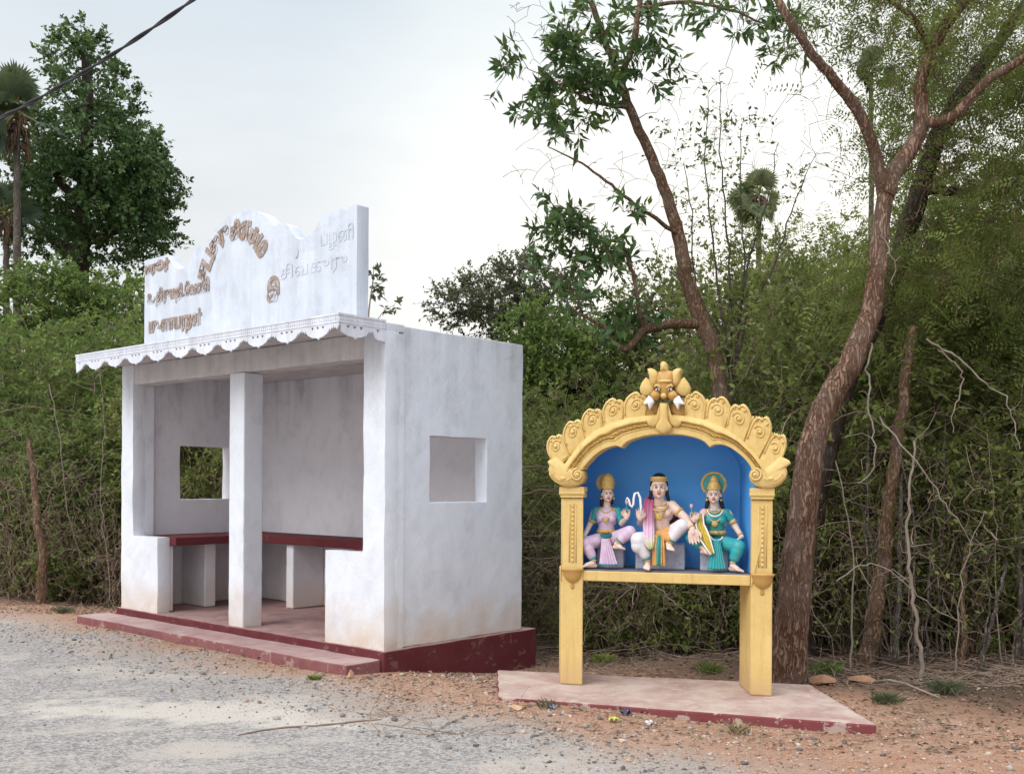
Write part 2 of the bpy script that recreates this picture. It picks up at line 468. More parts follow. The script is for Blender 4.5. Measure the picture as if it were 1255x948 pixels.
def make_ground():
    def axis(lo, hi, far, d):
        core = np.arange(lo, hi + d / 2, d)
        g = [hi + d * (1.25 ** k - 1) / 0.25 for k in range(1, 60)]
        g = [q for q in g if q < far] + [far]
        l = [lo - d * (1.25 ** k - 1) / 0.25 for k in range(1, 60)]
        l = [q for q in l if q > -far] + [-far]
        return np.array(l[::-1] + list(core) + g)
    xs, ys = axis(-9, 9, 900, 0.07), axis(3, 15, 900, 0.07)
    X, Y = np.meshgrid(xs, ys); Z = ground_z(X, Y)
    V = np.stack([X, Y, Z], -1).reshape(-1, 3)
    ny, nx = X.shape; i = np.arange(ny * nx).reshape(ny, nx)
    Fq = np.stack([i[:-1, :-1], i[:-1, 1:], i[1:, 1:], i[1:, :-1]], -1).reshape(-1, 4)
    t = NT('ground'); co = t.coord()
    d = t.n('ShaderNodeVectorMath', _operation='DOT_PRODUCT'); t.put(d.inputs[0], co); d.inputs[1].default_value = (-SB, CB, 0)
    yb = t.math('SUBTRACT', d.outputs['Value'], -SB * OB.x + CB * OB.y)
    d2 = t.n('ShaderNodeVectorMath', _operation='DOT_PRODUCT'); t.put(d2.inputs[0], co); d2.inputs[1].default_value = (CB, SB, 0)
    xb = t.math('SUBTRACT', d2.outputs['Value'], CB * OB.x + SB * OB.y)
    n1 = t.noise(co, 0.9, 7, 0.65, 0.4); n2 = t.noise(co, 5, 8, 0.7); n3 = t.noise(co, 45, 6, 0.75); n4 = t.noise(co, 160, 3, 0.7)
    # worn asphalt: bound grey stones
    vs_ = t.voro(co, 62, 'F1', 'Color'); vd = t.voro(co, 62, 'F1', 'Distance')
    grey = t.mix(t.ramp(t.sep(vs_)[0], [(0.1, 0), (0.9, 1)]), (0.205, 0.19, 0.182), (0.56, 0.52, 0.49))
    grey = t.mix(t.math('MULTIPLY', t.ramp(n3, [(0.4, 0), (0.75, 1)]), 0.75), grey, (0.50, 0.455, 0.42))
    grey = t.mix(t.math('MULTIPLY', t.ramp(n4, [(0.60, 0), (0.72, 1)]), 0.7), grey, (0.07, 0.07, 0.075))
    # pale sand blown over it
    sand = t.mix(n3, (0.64, 0.575, 0.505), (0.50, 0.445, 0.39))
    sandm = t.ramp(t.math('ADD', t.math('MULTIPLY', t.noise(t.scaled(co, (0.8, 1.2, 1)), 1.15, 7, 0.62, 0.3), 0.75), t.math('MULTIPLY', n2, 0.35)), [(0.55, 0), (0.645, 0.9)])
    road = t.mix(sandm, grey, sand)
    xx, yy, _ = t.sep(co)
    px_ = t.math('POWER', t.math('DIVIDE', t.math('ADD', xx, 2.0), 1.55), 2.0); py_ = t.math('POWER', t.math('DIVIDE', t.math('SUBTRACT', t.math('ADD', yy, t.math('MULTIPLY', xx, 0.12)), 6.62), 0.42), 2.0)
    pm = t.math('ADD', t.math('ADD', px_, py_), t.mr(t.noise(co, 3.2, 9, 0.72), 0.25, 0.75, -1.3, 1.3))
    road = t.mix(t.ramp(pm, [(0.25, 0.95), (1.0, 0.0)]), road, t.mix(n3, (0.72, 0.66, 0.585), (0.58, 0.52, 0.455)))
    # reddish earth of the verge
    dirt = t.mix(t.ramp(n2, [(0.3, 0), (0.7, 1)]), (0.45, 0.245, 0.155), (0.58, 0.375, 0.265))
    dirt = t.mix(t.ramp(n3, [(0.42, 0), (0.7, 0.8)]), dirt, (0.33, 0.155, 0.095))
    dirt = t.mix(t.math('MULTIPLY', t.ramp(n4, [(0.58, 0), (0.7, 1)]), 0.75), dirt, (0.16, 0.10, 0.075))
    dirt = t.mix(t.math('MULTIPLY', t.ramp(n1, [(0.5, 0), (0.65, 1)]), 0.40), dirt, (0.56, 0.42, 0.32))
    # mould and dead leaves under the trees
    duff = t.mix(n3, (0.06, 0.042, 0.03), (0.19, 0.13, 0.09))
    edge = t.math('ADD', yb, t.math('ADD', t.mr(n1, 0.2, 0.8, -0.75, 0.75), t.mr(n2, 0.2, 0.8, -0.30, 0.30)))
    # sand tongue between asphalt and earth
    mid = t.mix(t.ramp(n2, [(0.35, 0), (0.65, 1)]), (0.50, 0.39, 0.31), (0.42, 0.36, 0.325))
    c = t.mix(t.mr(edge, -1.45, -1.0), road, mid)
    c = t.mix(t.mr(edge, -1.05, -0.35), c, dirt)
    c = t.mix(t.mr(t.math('ADD', yb, t.mr(n2, 0.2, 0.8, -0.5, 0.5)), 1.5, 2.6), c, duff)
    h = t.math('ADD', t.math('MULTIPLY', n3, 0.5), t.math('ADD', t.math('MULTIPLY', n4, 0.35), t.math('MULTIPLY', vd, 0.4)))
    m = t.pbr(c, 0.95, t.bump(h, 1.0, 0.03), spec=0.1)
    o = link_mesh('ground', mesh_np('ground', V, Fq), m, smooth=True)
    tag(o, kind='structure')


make_ground()


def scatter_stones(name, spots, sizes, mat, vals, flat=0.65):
    """many loose stones baked into one mesh"""
    n = len(spots)
    ico = []
    bm = bmesh.new(); bmesh.ops.create_icosphere(bm, subdivisions=1, radius=1)
    bv = np.array([v.co for v in bm.verts]); bf = np.array([[v.index for v in f.verts] for f in bm.faces]); bm.free()
    k = len(bv)
    J = 1 + rng.normal(0, 0.22, (n, k, 1))
    S = np.stack([sizes * rng.uniform(0.8, 1.4, n), sizes * rng.uniform(0.7, 1.2, n), sizes * rng.uniform(0.5, 0.9, n) * flat / 0.65], -1)
    a = rng.uniform(0, 6.28, n); ca, sa = np.cos(a), np.sin(a)
    P = bv[None] * J * S[:, None, :]
    Q = np.stack([P[..., 0] * ca[:, None] - P[..., 1] * sa[:, None], P[..., 0] * sa[:, None] + P[..., 1] * ca[:, None], P[..., 2]], -1)
    Q += spots[:, None, :]
    Fq = (bf[None] + (np.arange(n) * k)[:, None, None]).reshape(-1, 3)
    return link_mesh(name, mesh_np(name, Q.reshape(-1, 3), Fq, np.repeat(vals, len(bf))), mat)


def attr_mat(name, stops, rough=0.9):
    t = NT(name); a = t.n('ShaderNodeAttribute', _attribute_name='v').outputs['Fac']
    c = t.ramp(a, stops); n = t.noise(t.coord(), 60, 4, 0.7)
    c = t.mix(t.math('MULTIPLY', n, 0.35), c, (0.12, 0.10, 0.09))
    return t.pbr(c, rough, t.bump(n, 0.4, 0.004), spec=0.2)


def b2w(xb, yb):
    return OB.x + CB * xb - SB * yb, OB.y + SB * xb + CB * yb


N_ = 15000
yb_ = np.concatenate([rng.normal(-1.05, 0.5, N_ // 2), rng.normal(-0.2, 0.85, N_ // 4), rng.uniform(-5.0, -1.0, N_ - N_ // 2 - N_ // 4)])
xb_ = rng.uniform(-9, 9, N_)
yb_ = np.concatenate([yb_, rng.uniform(-1.0, 1.4, 9000)]); xb_ = np.concatenate([xb_, rng.uniform(0.0, 7.5, 9000)]); N_ = len(yb_)
gx, gy = b2w(xb_, yb_)
ok = ~((xb_ > -4.6) & (xb_ < 0.1) & (yb_ > -0.42)) & (yb_ < 1.6) & (gy > 3.5)
gx, gy, ybk = gx[ok], gy[ok], yb_[ok]
sz = np.clip(np.where(ybk > -0.8, 0.85, np.where(ybk < -1.6, 0.55, 0.9)) * rng.lognormal(math.log(0.0062), 0.50, len(gx)), 0.003, 0.022)
val = np.where(ybk < -0.8, rng.choice([0.1, 0.3, 0.5, 0.9], len(gx), p=[0.22, 0.38, 0.25, 0.15]), rng.choice([0.1, 0.5, 0.75, 0.95], len(gx), p=[0.16, 0.16, 0.40, 0.28]))
tag(scatter_stones('gravel', np.stack([gx, gy, ground_z(gx, gy) + sz * 0.25], -1), sz,
    attr_mat('gravel', [(0.0, (0.08, 0.075, 0.073)), (0.3, (0.24, 0.225, 0.215)), (0.5, (0.40, 0.36, 0.33)), (0.75, (0.38, 0.21, 0.14)), (1.0, (0.62, 0.52, 0.42))]), val), kind='stuff')

# ================================================================== bus shelter
W_, D_ = 4.3385, 1.765
M_WALL = whitewash('whitewash', (0.75, 0.775, 0.84), 0.65, 1.0, 0.45)
M_IN = whitewash('whitewash_inside', (0.76, 0.755, 0.80), 0.6, 0.8, 0.75)
M_PAR = whitewash('whitewash_parapet', (0.655, 0.705, 0.79), 0.9, 0.0, 0.25)
M_BEAM = whitewash('brown_grey_plaster', (0.64, 0.61, 0.61), 1.0, 0.0, 0.6)  # brownish grey base, darker than the wall wash
M_RED = oxide('red_oxide', (0.115, 0.020, 0.026), (0.17, 0.05, 0.05), 0.5)
M_STEP = oxide('red_oxide_dusty', (0.215, 0.078, 0.080), (0.31, 0.165, 0.155), 0.65, dust=(0.43, 0.31, 0.29), chip=0.5)
M_PLIN = oxide('red_oxide_plinth', (0.115, 0.021, 0.027), (0.17, 0.05, 0.052), 0.5, dust=(0.39, 0.26, 0.24), chip=0.15)
M_TRIM = whitewash('whitewash_trim', (0.76, 0.78, 0.85), 0.3, 0.0)

sh = empty('bus_shelter', OB, YAW, 'whitewashed concrete bus shelter with scalloped eaves, shaped parapet and dark red plinth', 'bus shelter')


def bx(name, mat, *a, bevel=0.008, parent=None):
    return MB().rough(*a, seed=a[0] * 3.1 + a[2]).build(name, mat, parent or sh, bevel=bevel)


pl = MB().rough(-W_ - 0.06, 0.03, -0.025, D_ + 0.16, -0.75, 0.0); pl.build('plinth', M_PLIN, sh, bevel=0.012)
bx('step', M_STEP, -4.545, -0.005, -0.40, -0.028, -0.6, -0.068, bevel=0.012)


def corner(outline, x0, x1, t, depth):
    """end pillar and the low wall beside it, plastered as one piece"""
    me = plate_mesh('pillar', outline, [], t, 'y', 0.0)
    uneven(me, 0.12, 0.006)
    bm = bmesh.new(); bm.from_mesh(me)
    r = bmesh.ops.create_cube(bm, size=1)
    for v in r['verts']: v.co = Vector((x0 + 0.001 + (x1 - x0 - 0.002) * (v.co.x + .5), t - 0.02 + (depth - t + 0.02) * (v.co.y + .5), 2.65 * (v.co.z + .5) - 0.005))
    bm.to_mesh(me); bm.free()
    link_mesh('pillar', me, M_WALL, sh, bevel=0.014)


corner([(-0.775, -0.01), (0, -0.01), (0, 2.655), (-0.27, 2.655), (-0.272, 0.86), (-0.274, 0.805), (-0.40, 0.802), (-0.77, 0.797)], -0.27, 0, 0.15, 0.213)
corner([(-W_, -0.01), (-3.5714, -0.01), (-3.5764, 0.797), (-4.09, 0.802), (-4.096, 0.86), (-4.0965, 2.655), (-W_, 2.655)], -W_, -4.0965, 0.14, 0.247)
MB().box(-0.24, 0, 0.012, 0.213, 2.655, 2.722).build('pillar_head', M_WALL, sh, bevel=0.006)
bx('pillar', M_WALL, -2.262, -2.0155, 0, 0.218, -0.01, 2.44, bevel=0.012)
bx('beam', M_BEAM, -4.094, -0.272, 0.004, 0.21, 2.442, 2.655, bevel=0.01)
# side walls with window openings
hole = [(0.538, 1.225), (1.262, 1.225), (1.262, 1.80), (0.538, 1.80)]
o_ = [(0.214, 0.001), (D_, 0.001), (D_, 2.715), (0.214, 2.715)]
link_mesh('side_wall', uneven(plate_mesh('side_wall', o_, [hole], 0.15, 'x', -0.172)), M_WALL, sh, bevel=0.012)
hole = [(0.612, 1.19), (1.262, 1.19), (1.262, 1.797), (0.612, 1.797)]
o_ = [(0.248, 0.001), (D_, 0.001), (D_, 2.715), (0.248, 2.715)]
link_mesh('side_wall', uneven(plate_mesh('side_wall', o_, [hole], 0.15, 'x', -W_ + 0.02)), M_IN, sh, bevel=0.012)
bx('back_wall', M_IN, -W_ + 0.171, -0.173, 1.63, D_ - 0.003, 0.001, 2.715, bevel=0.006)
MB().box(-W_ + 0.171, -0.173, 0.2135, 1.628, 2.57, 2.69).build('ceiling', M_BEAM, sh)
# projecting roof slab over the front
roof = MB().box(-4.40, -0.03, -0.472, 0.0, 2.658, 2.728).box(-4.335, -0.243, 0.0005, 0.2125, 2.658, 2.718).build('roof_slab', M_BEAM, sh, bevel=0.004)


def eave(length, centres, r=0.152):
    """pierced scalloped strip, u along the eave, v height"""
    top, low, gap, dip = 2.738, 2.655, 2.618, 2.548
    pts = [(0, top), (0, low)]
    holes = []
    for c in centres:
        a = [(c - r - 0.055, low - 0.004), (c - r - 0.045, gap), (c - r - 0.03, gap + 0.012), (c - r - 0.012, gap - 0.012), (c - r, low - 0.02)]
        n = 14
        arc = []
        for k in range(n + 1):
            w_ = math.pi + math.pi * k / n
            x, z = c + r * math.cos(w_), low - 0.022 + 0.072 * math.sin(w_)
            z -= 0.004 * (k % 2)
            arc.append((x, z))
            if k == n // 2: arc += [(c - 0.006, dip - 0.004), (c + 0.0, dip - 0.018), (c + 0.006, dip - 0.004)]
        b = [(c + r, low - 0.02), (c + r + 0.012, gap - 0.012), (c + r + 0.03, gap + 0.012), (c + r + 0.045, gap)]
        seg = a + arc + b
        for q in seg:
            if 0.004 < q[0] < length - 0.004 and (q[0] > pts[-1][0] + 0.0008): pts.append(q)
        for k in (-1, 0, 1):
            x = c + k * 0.068
            hole = [(x - 0.021, low - 0.006), (x + 0.021, low - 0.006), (x + 0.004, low - 0.032), (x - 0.004, low - 0.032)]
            if x - 0.03 > 0 and x + 0.03 < length: holes.append(hole)
    pts += [(length, low), (length, top)]
    return pts, holes


cs = [4.376 - 4.376 + 0.0 + k for k in (0.02,)]
cent = [4.40 - 4.40 + 0.412 * k + 0.016 for k in range(0, 12)]
o_, h_ = eave(4.405, cent)
me = plate_mesh('fascia', [(u - 4.405, v) for u, v in o_], [[(u - 4.405, v) for u, v in h] for h in h_], 0.02, 'y', -0.494)
fa = link_mesh('fascia', me, M_TRIM, sh)
o_, h_ = eave(0.474, [0.145, 0.46])
me = plate_mesh('fascia', [(u - 0.474, v) for u, v in o_], [[(u - 0.474, v) for u, v in h] for h in h_], 0.02, 'x', -0.0195)
fb = link_mesh('fascia', me, M_TRIM, sh)
m_ = MB().box(-4.41, 0.004, -0.500, -0.4945, 2.722, 2.739).box(-4.41, 0.004, -0.499, -0.4945, 2.664, 2.672)
for k in range(150):
    x = -4.39 + k * 0.0293
    m_.box(x, x + 0.016, -0.4985, -0.4945, 2.686, 2.708)
m_.build('fascia_moulding', M_TRIM, fa)
m_ = MB().box(0.001, 0.006, -0.494, 0.0, 2.722, 2.739).box(0.001, 0.005, -0.494, 0.0, 2.664, 2.672)
for k in range(16):
    y = -0.48 + k * 0.0293
    m_.box(0.001, 0.0045, y, y + 0.016, 2.686, 2.708)
m_.build('fascia_moulding', M_TRIM, fb)

# parapet with its stepped, scooped outline
PC = -2.122
half = [(0.0, 3.988), (0.11, 3.984), (0.22, 3.966), (0.32, 3.934), (0.41, 3.892), (0.48, 3.845), (0.535, 3.795), (0.556, 3.765), (0.69, 3.765), (0.74, 3.757), (0.775, 3.735), (0.81, 3.70), (0.85, 3.655), (0.90, 3.606), (0.95, 3.580), (1.01, 3.571), (1.07, 3.579),
        (1.13, 3.602), (1.18, 3.635), (1.225, 3.68), (1.258, 3.718), (1.29, 3.757), (1.75, 3.757)]
ol = [(PC - 1.75, 2.725)] + [(PC - a, b) for a, b in half[::-1]] + [(PC + a, b) for a, b in half[1:]] + [(PC + 1.75, 2.725)]
pa = link_mesh('parapet', uneven(plate_mesh('parapet', ol, [], 0.129, 'y', 0.0), 0.3, 0.003), M_PAR, sh, bevel=0.01)


def letters(body, x, z, wid, hei, mat, name='lettering', rot=0.0, ext=0.006, y=-0.003, bold=0.02, shear=0.0, parent=pa):
    cu = bpy.data.curves.new(name, 'FONT'); cu.body = body; cu.extrude = 0.02; cu.offset = bold
    o = bpy.data.objects.new(name, cu); COL.objects.link(o); bpy.context.view_layer.update()
    me = bpy.data.meshes.new_from_object(o.evaluated_get(bpy.context.evaluated_depsgraph_get()))
    bpy.data.objects.remove(o)
    co = np.empty(len(me.vertices) * 3, np.float32); me.vertices.foreach_get('co', co); co = co.reshape(-1, 3)
    lo, hi = co.min(0), co.max(0)
    u = (co[:, 0] - lo[0]) / (hi[0] - lo[0]) * wid; v = (co[:, 1] - lo[1]) / (hi[1] - lo[1]) * hei
    dep = (co[:, 2] > 0).astype(float) * ext
    c, s = math.cos(rot), math.sin(rot)
    q = np.stack([x + u * c - v * s, y - dep, z + u * s + v * c + u * shear], -1)
    me.vertices.foreach_set('co', q.astype(np.float32).ravel()); me.update()
    return link_mesh(name, me, mat, parent)


def worn_letter(name, col, keep):
    t = NT(name); co = t.coord()
    n = t.noise(co, 38, 5, 0.7); n2 = t.noise(co, 9, 4, 0.6)
    c = t.mix(t.ramp(t.math('ADD', t.math('MULTIPLY', n, 0.6), t.math('MULTIPLY', n2, 0.4)), [(keep - 0.04, 0), (keep + 0.08, 1)]), col, (0.62, 0.64, 0.69))
    c = t.mix(t.math('MULTIPLY', t.noise(co, 55, 3), 0.6), c, (0.26, 0.19, 0.17))
    return t.pbr(c, 0.95, t.bump(n, 0.7, 0.01), spec=0.1)


M_LET = worn_letter('worn_letter_plaster', (0.36, 0.265, 0.205), 0.53)
M_GHOST = whitewash('whitewash_over_old_letters', (0.615, 0.665, 0.76), 1.0, 0.0, 0.2)
letters('ஈரூர்', -3.862, 3.575, 0.50, 0.155, M_LET, bold=0.055)
letters('உ-திருமதி.ேவணி', -3.80, 3.235, 1.18, 0.20, M_LET, bold=0.045)
letters('மு-ளாயரநன்', -3.77, 2.905, 1.02, 0.235, M_LET, bold=0.05)
spots = [('சு', -2.715, 3.475, 66), ('ப', -2.64, 3.60, 55), ('து', -2.51, 3.705, 34), ('ரு', -2.36, 3.785, 18), ('கி', -2.18, 3.825, 4), ('எ', -2.01, 3.79, -12), ('ர்', -1.86, 3.71, -34), ('ம', -1.75, 3.60, -50)]
for g_, x_, z_, a_ in spots:
    a = R(a_); hw, hh = 0.09, 0.095
    letters(g_, x_ - hw * math.cos(a) + hh * math.sin(a), z_ - hw * math.sin(a) - hh * math.cos(a), 2 * hw, 2 * hh, M_LET, rot=a, bold=0.06)
letters('இ', -1.65, 3.06, 0.19, 0.24, M_LET, bold=0.075)
letters('.', -1.24, 3.42, 0.06, 0.09, M_GHOST, bold=0.03)
letters('சிவகுரு', -1.45, 3.22, 0.95, 0.17, M_GHOST, bold=0.0, ext=0.0006, y=-0.0035)
letters('பழனி', -0.86, 3.42, 0.44, 0.20, M_GHOST, bold=0.0, ext=0.0006, y=-0.0035)

# benches round three sides, on thin masonry supports
be = MB().box(-4.166, -3.46, 0.1415, 1.149, 0.712, 0.798).box(-4.166, -0.175, 1.151, 1.627, 0.712, 0.798).box(-0.72, -0.175, 0.1515, 1.149, 0.712, 0.798)
be = be.build('bench', M_RED, sh, bevel=0.008)
for a in ((-4.166, -3.69, 0.64, 0.78), (-2.978, -2.853, 1.205, 1.627), (-1.55, -1.43, 1.205, 1.627), (-0.70, -0.176, 0.64, 0.78), (-4.166, -3.60, 0.1415, 0.20)):
    MB().rough(*a, 0.004, 0.709, seed=a[0]).build('bench_support', M_IN, be, bevel=0.012)
# ================================================================== shrine
OS = Vector((0.369, 7.792, 0.08))               # left front foot of the shrine, on its slab
EX = Vector((0.962, -0.272, 0)).normalized()
EY = Vector((0.02, 1.0, 0)).normalized()
NS = Vector((0.272, 0.962, 0)).normalized()     # into the picture, square to the shrine's front


def SW(x, y, z):
    """shrine coordinates (along the front, into depth, up) -> relative to the shrine's foot"""
    return EX * x + EY * y + Vector((0, 0, z))


def SN(x, y, z):
    """the same for relief on the front, square to it"""
    return EX * x + NS * y + Vector((0, 0, z))


def SF(px, py, y=0.0):
    """where the sight line of a picture point meets the shrine's front: (x, z)"""
    d = ray(px, py); o = Vector((0, 0, CAMZ)); p0 = OS + NS * y
    t = (p0 - o).dot(NS) / d.dot(NS); q = o + d * t - p0
    return q.dot(EX), q.z


def SP(px, y):
    """floor point of the niche under picture column px, y behind the front"""
    d = ray(px, 600); p0 = OS + NS * y
    t = p0.dot(NS) / Vector((d.x, d.y, 0)).dot(NS)
    return Vector((d.x * t, d.y * t, 0))


M_GOLD = weathered('gold_paint', (0.70, 0.508, 0.20), (0.58, 0.37, 0.105), (0.40, 0.25, 0.09))
M_GOLDR = weathered('gold_paint_relief', (0.72, 0.525, 0.205), (0.54, 0.305, 0.075), (0.36, 0.19, 0.05), 0.5, False, 16)
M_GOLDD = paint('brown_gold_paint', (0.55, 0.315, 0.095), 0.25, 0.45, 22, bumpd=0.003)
M_BLUE = paint('blue_paint', (0.09, 0.40, 0.87), 0.2, 0.5, 4, dark=(0.065, 0.30, 0.76), bumpd=0.004, dust=0.10)
M_SHELF = paint('grey_shelf_paint', (0.20, 0.20, 0.245), 0.4, 0.75, 12)
M_SLAB = oxide('slab_cement', (0.19, 0.045, 0.05), (0.26, 0.09, 0.09), 0.5, dust=(0.50, 0.395, 0.335), chip=0.85)
M_WHITE = paint('white_paint', (0.80, 0.79, 0.80), 0.05, 0.45, 20)
M_BLACK = paint('black_paint', (0.012, 0.011, 0.012), 0.0, 0.4, 20)

shr = empty('wayside_shrine', OS, 0, 'gold painted wayside shrine with carved arch over a blue niche', 'shrine')


def smb():
    m = MB(); m.x = lambda a, b, c: SW(a, b, c); return m


def nmb():
    m = MB(); m.x = lambda a, b, c: SN(a, b, c); return m


# slab the shrine stands on
top = [on_ground(px, py, 0.08) for px, py in ((611, 853), (1075, 887), (993, 838), (609.5, 820))]
vsl = [(p - OS) for p in top]; vsl = [Vector((p.x, p.y, -0.001)) for p in vsl]
n_ = 26
m_ = MB(); ring = []
for a in range(4):
    p, q = vsl[a], vsl[(a + 1) % 4]
    for k in range(n_):
        e = p.lerp(q, k / n_); dd = (q - p).normalized(); nn = Vector((-dd.y, dd.x, 0))
        ring.append(e + nn * (0.003 * math.sin(k * 0.9 + a) + random.uniform(-0.002, 0.002) if k else 0))
nr = len(ring)
vs_ = [r_ for r_ in ring] + [Vector((r_.x, r_.y, -0.34)) for r_ in ring]
fs_ = [tuple(range(nr)), tuple(range(2 * nr - 1, nr - 1, -1))] + [(k, nr + k, nr + (k + 1) % nr, (k + 1) % nr) for k in range(nr)]
m_.add(vs_, fs_).build('base_slab', M_SLAB, shr, bevel=0.014)

LX0, LX1 = 0.0, SF(714.6, 700)[0]
RX0, RX1 = SF(920.3, 700)[0], SF(947, 700)[0]
ZS0, ZS1 = SF(818, 714.5)[1], SF(818, 702)[1]   # shelf underside and top
ZC0, ZC1 = SF(818, 611)[1], SF(818, 597)[1]     # capital
XM = (LX0 + RX1) / 2
DEP = 0.47
def pillar(a, b):
    m = smb().box(a, b, 0, 0.0295, ZS0, ZC0)
    m.box(a, b, 0, 0.40, 0, ZS0)
    m.box(a, b, 0.0295, 0.45, ZS0, ZS1)
    o = m.build('pillar', M_GOLD, shr)
    bm = bmesh.new(); bm.from_mesh(o.data); bmesh.ops.remove_doubles(bm, verts=bm.verts, dist=1e-4); bm.to_mesh(o.data); bm.free()
    b_ = o.modifiers.new('b', 'BEVEL'); b_.width = 0.01; b_.segments = 2; b_.limit_method = 'ANGLE'; b_.angle_limit = R(40)
    return o


pillar(LX0, LX1)
pr = pillar(RX0, RX1)
pl_ = [o for o in shr.children if o.name.startswith('pillar')][0]
smb().box(LX1 + 0.001, RX0 - 0.001, 0.006, DEP, ZS0, ZS1).build('shelf', M_GOLD, shr, bevel=0.006)
smb().box(LX1 + 0.003, RX0 - 0.003, 0.035, DEP - 0.002, ZS1 + 0.001, ZS1 + 0.008).build('shelf_top', M_SHELF, shr)
for (a, b, par) in ((LX0, LX1, pl_), (RX0, RX1, pr)):
    w_ = b - a
    c = nmb().box(a - 0.010, b + 0.010, -0.030, 0.10, ZC1 - 0.036, ZC1)
    c.box(a - 0.004, b + 0.004, -0.020, 0.10, ZC0 + 0.002, ZC1 - 0.038)
    c.tube([(a - 0.012, -0.012, ZC1 - 0.045), (b + 0.012, -0.012, ZC1 - 0.045)], 0.020, 10)
    c.build('capital', M_GOLD, par, bevel=0.005)
    # sunk panel border and a row of little bosses
    zb, zt = SF(818, 697)[1], SF(818, 615)[1]
    p = nmb()
    xc = (a + b) / 2 + 0.004
    for xx in (xc - 0.026, xc + 0.026): p.box(xx - 0.003, xx + 0.003, -0.005, 0.002, zb + 0.03, zt - 0.02)
    nb = 13
    for k in range(nb):
        z = zb + 0.045 + (zt - zb - 0.08) * k / (nb - 1)
        p.ball((xc, -0.001, z), (0.013, 0.010, 0.013), 10, 6)
        p.tube([(xc + 0.019 * math.cos(q), -0.001, z + 0.016 * math.sin(q)) for q in np.linspace(0.6, 5.6, 9)], 0.0028, 5)
    p.build('beading', M_GOLDR, par, smooth=True)
    # half bowl pendant
    p = MB(); zr = SF(818, 700.5)[1]
    prof = [(0.001, -0.150), (0.012, -0.143), (0.017, -0.125), (0.009, -0.105), (0.022, -0.098), (0.048, -0.080), (0.068, -0.050), (0.076, -0.012), (0.084, -0.006), (0.086, 0.006), (0.070, 0.010)]
    p.lathe(prof, n=20); q = nmb()
    q.add([(xc + x, max(-0.9, y) * 0.55, zr + z) for x, y, z in p.v], p.f)
    q.build('pendant', M_GOLDD, par, smooth=True)

# blue niche: back, sides and vault in one shell with real thickness
XI0, XI1 = LX1 - 0.012, RX0 + 0.012
zsp, ztop = SF(818, 572)[1], SF(818, 529)[1]
prof = [(XI0, ZS1 + 0.009)]
nn_ = 28
for k in range(nn_ + 1):
    u = math.pi * k / nn_
    cx_, hw = (XI0 + XI1) / 2, (XI1 - XI0) / 2
    prof.append((cx_ - hw * abs(math.cos(u)) ** 0.82 * (1 if math.cos(u) > 0 else -1), zsp - 0.06 + (ztop + 0.03 - zsp + 0.06) * math.sin(u) ** 0.9))
prof.append((XI1, ZS1 + 0.009))
cen = ((XI0 + XI1) / 2, 1.2)
mo = smb()
inn = prof; th = 0.055
outp = []
for i, (x, z) in enumerate(prof):
    dx, dz = x - cen[0], z - cen[1]
    if i == 0 or i == len(prof) - 1: outp.append((x + math.copysign(th, dx), z))
    else:
        l = math.hypot(dx, dz); outp.append((x + dx / l * th, z + dz / l * th))
k = len(prof)
v = [(x, 0.03, z) for x, z in inn] + [(x, DEP, z) for x, z in inn] + [(x, 0.03, z) for x, z in outp] + [(x, DEP + 0.05, z) for x, z in outp]
f = []
for i in range(k - 1):
    f += [(i, i + 1, k + i + 1, k + i), (2 * k + i, 3 * k + i, 3 * k + i + 1, 2 * k + i + 1), (i, 2 * k + i, 2 * k + i + 1, i + 1)]
f.append(tuple(k + i for i in range(k))); f.append(tuple(3 * k + i for i in range(k - 1, -1, -1)))
mo.add(v, f)
ni = mo.build('niche', M_BLUE, shr)
bm = bmesh.new(); bm.from_mesh(ni.data); bmesh.ops.recalc_face_normals(bm, faces=bm.faces); bm.to_mesh(ni.data); bm.free()

# ---------------- carved arch: moulded band between two traced edges
inner_px = [(716.6, 575), (717.5, 572), (723.7, 565), (730, 558.5), (736.5, 553.7), (743, 550), (749.2, 547.8), (754, 546.7), (758, 546.5), (761, 547.6), (763.3, 549), (766, 545.5), (769.6, 542), (776, 539), (782.4, 537), (791, 534.6), (800, 533.2), (809, 532.6), (818, 532.4), (828, 532.6), (838.5, 533.5), (846, 535), (853.8, 537), (859, 539), (864, 541.6), (867.5, 545), (870.4, 548.3), (873, 546.3), (876.7, 545), (883, 544.6), (889.5, 546), (896, 548.9), (902, 552.8), (909, 558.3), (915, 564.3), (920.5, 572), (921.4, 575)]
outer_px = [(690, 578), (692, 571), (698, 562.6), (711, 544.7), (728.8, 529), (749, 518.5), (772, 512.3), (792.6, 509.5), (805, 508.4), (818, 508), (838.5, 509.6), (864, 514.6), (889.5, 524.8), (909.9, 538.8), (927.7, 557.6), (936.7, 570), (942, 578)]


def resample(pts, n):
    P = np.array(pts, float); d = np.r_[0, np.cumsum(np.hypot(*np.diff(P, axis=0).T))]; d /= d[-1]
    t = np.linspace(0, 1, n)
    return np.stack([np.interp(t, d, P[:, 0]), np.interp(t, d, P[:, 1])], -1)


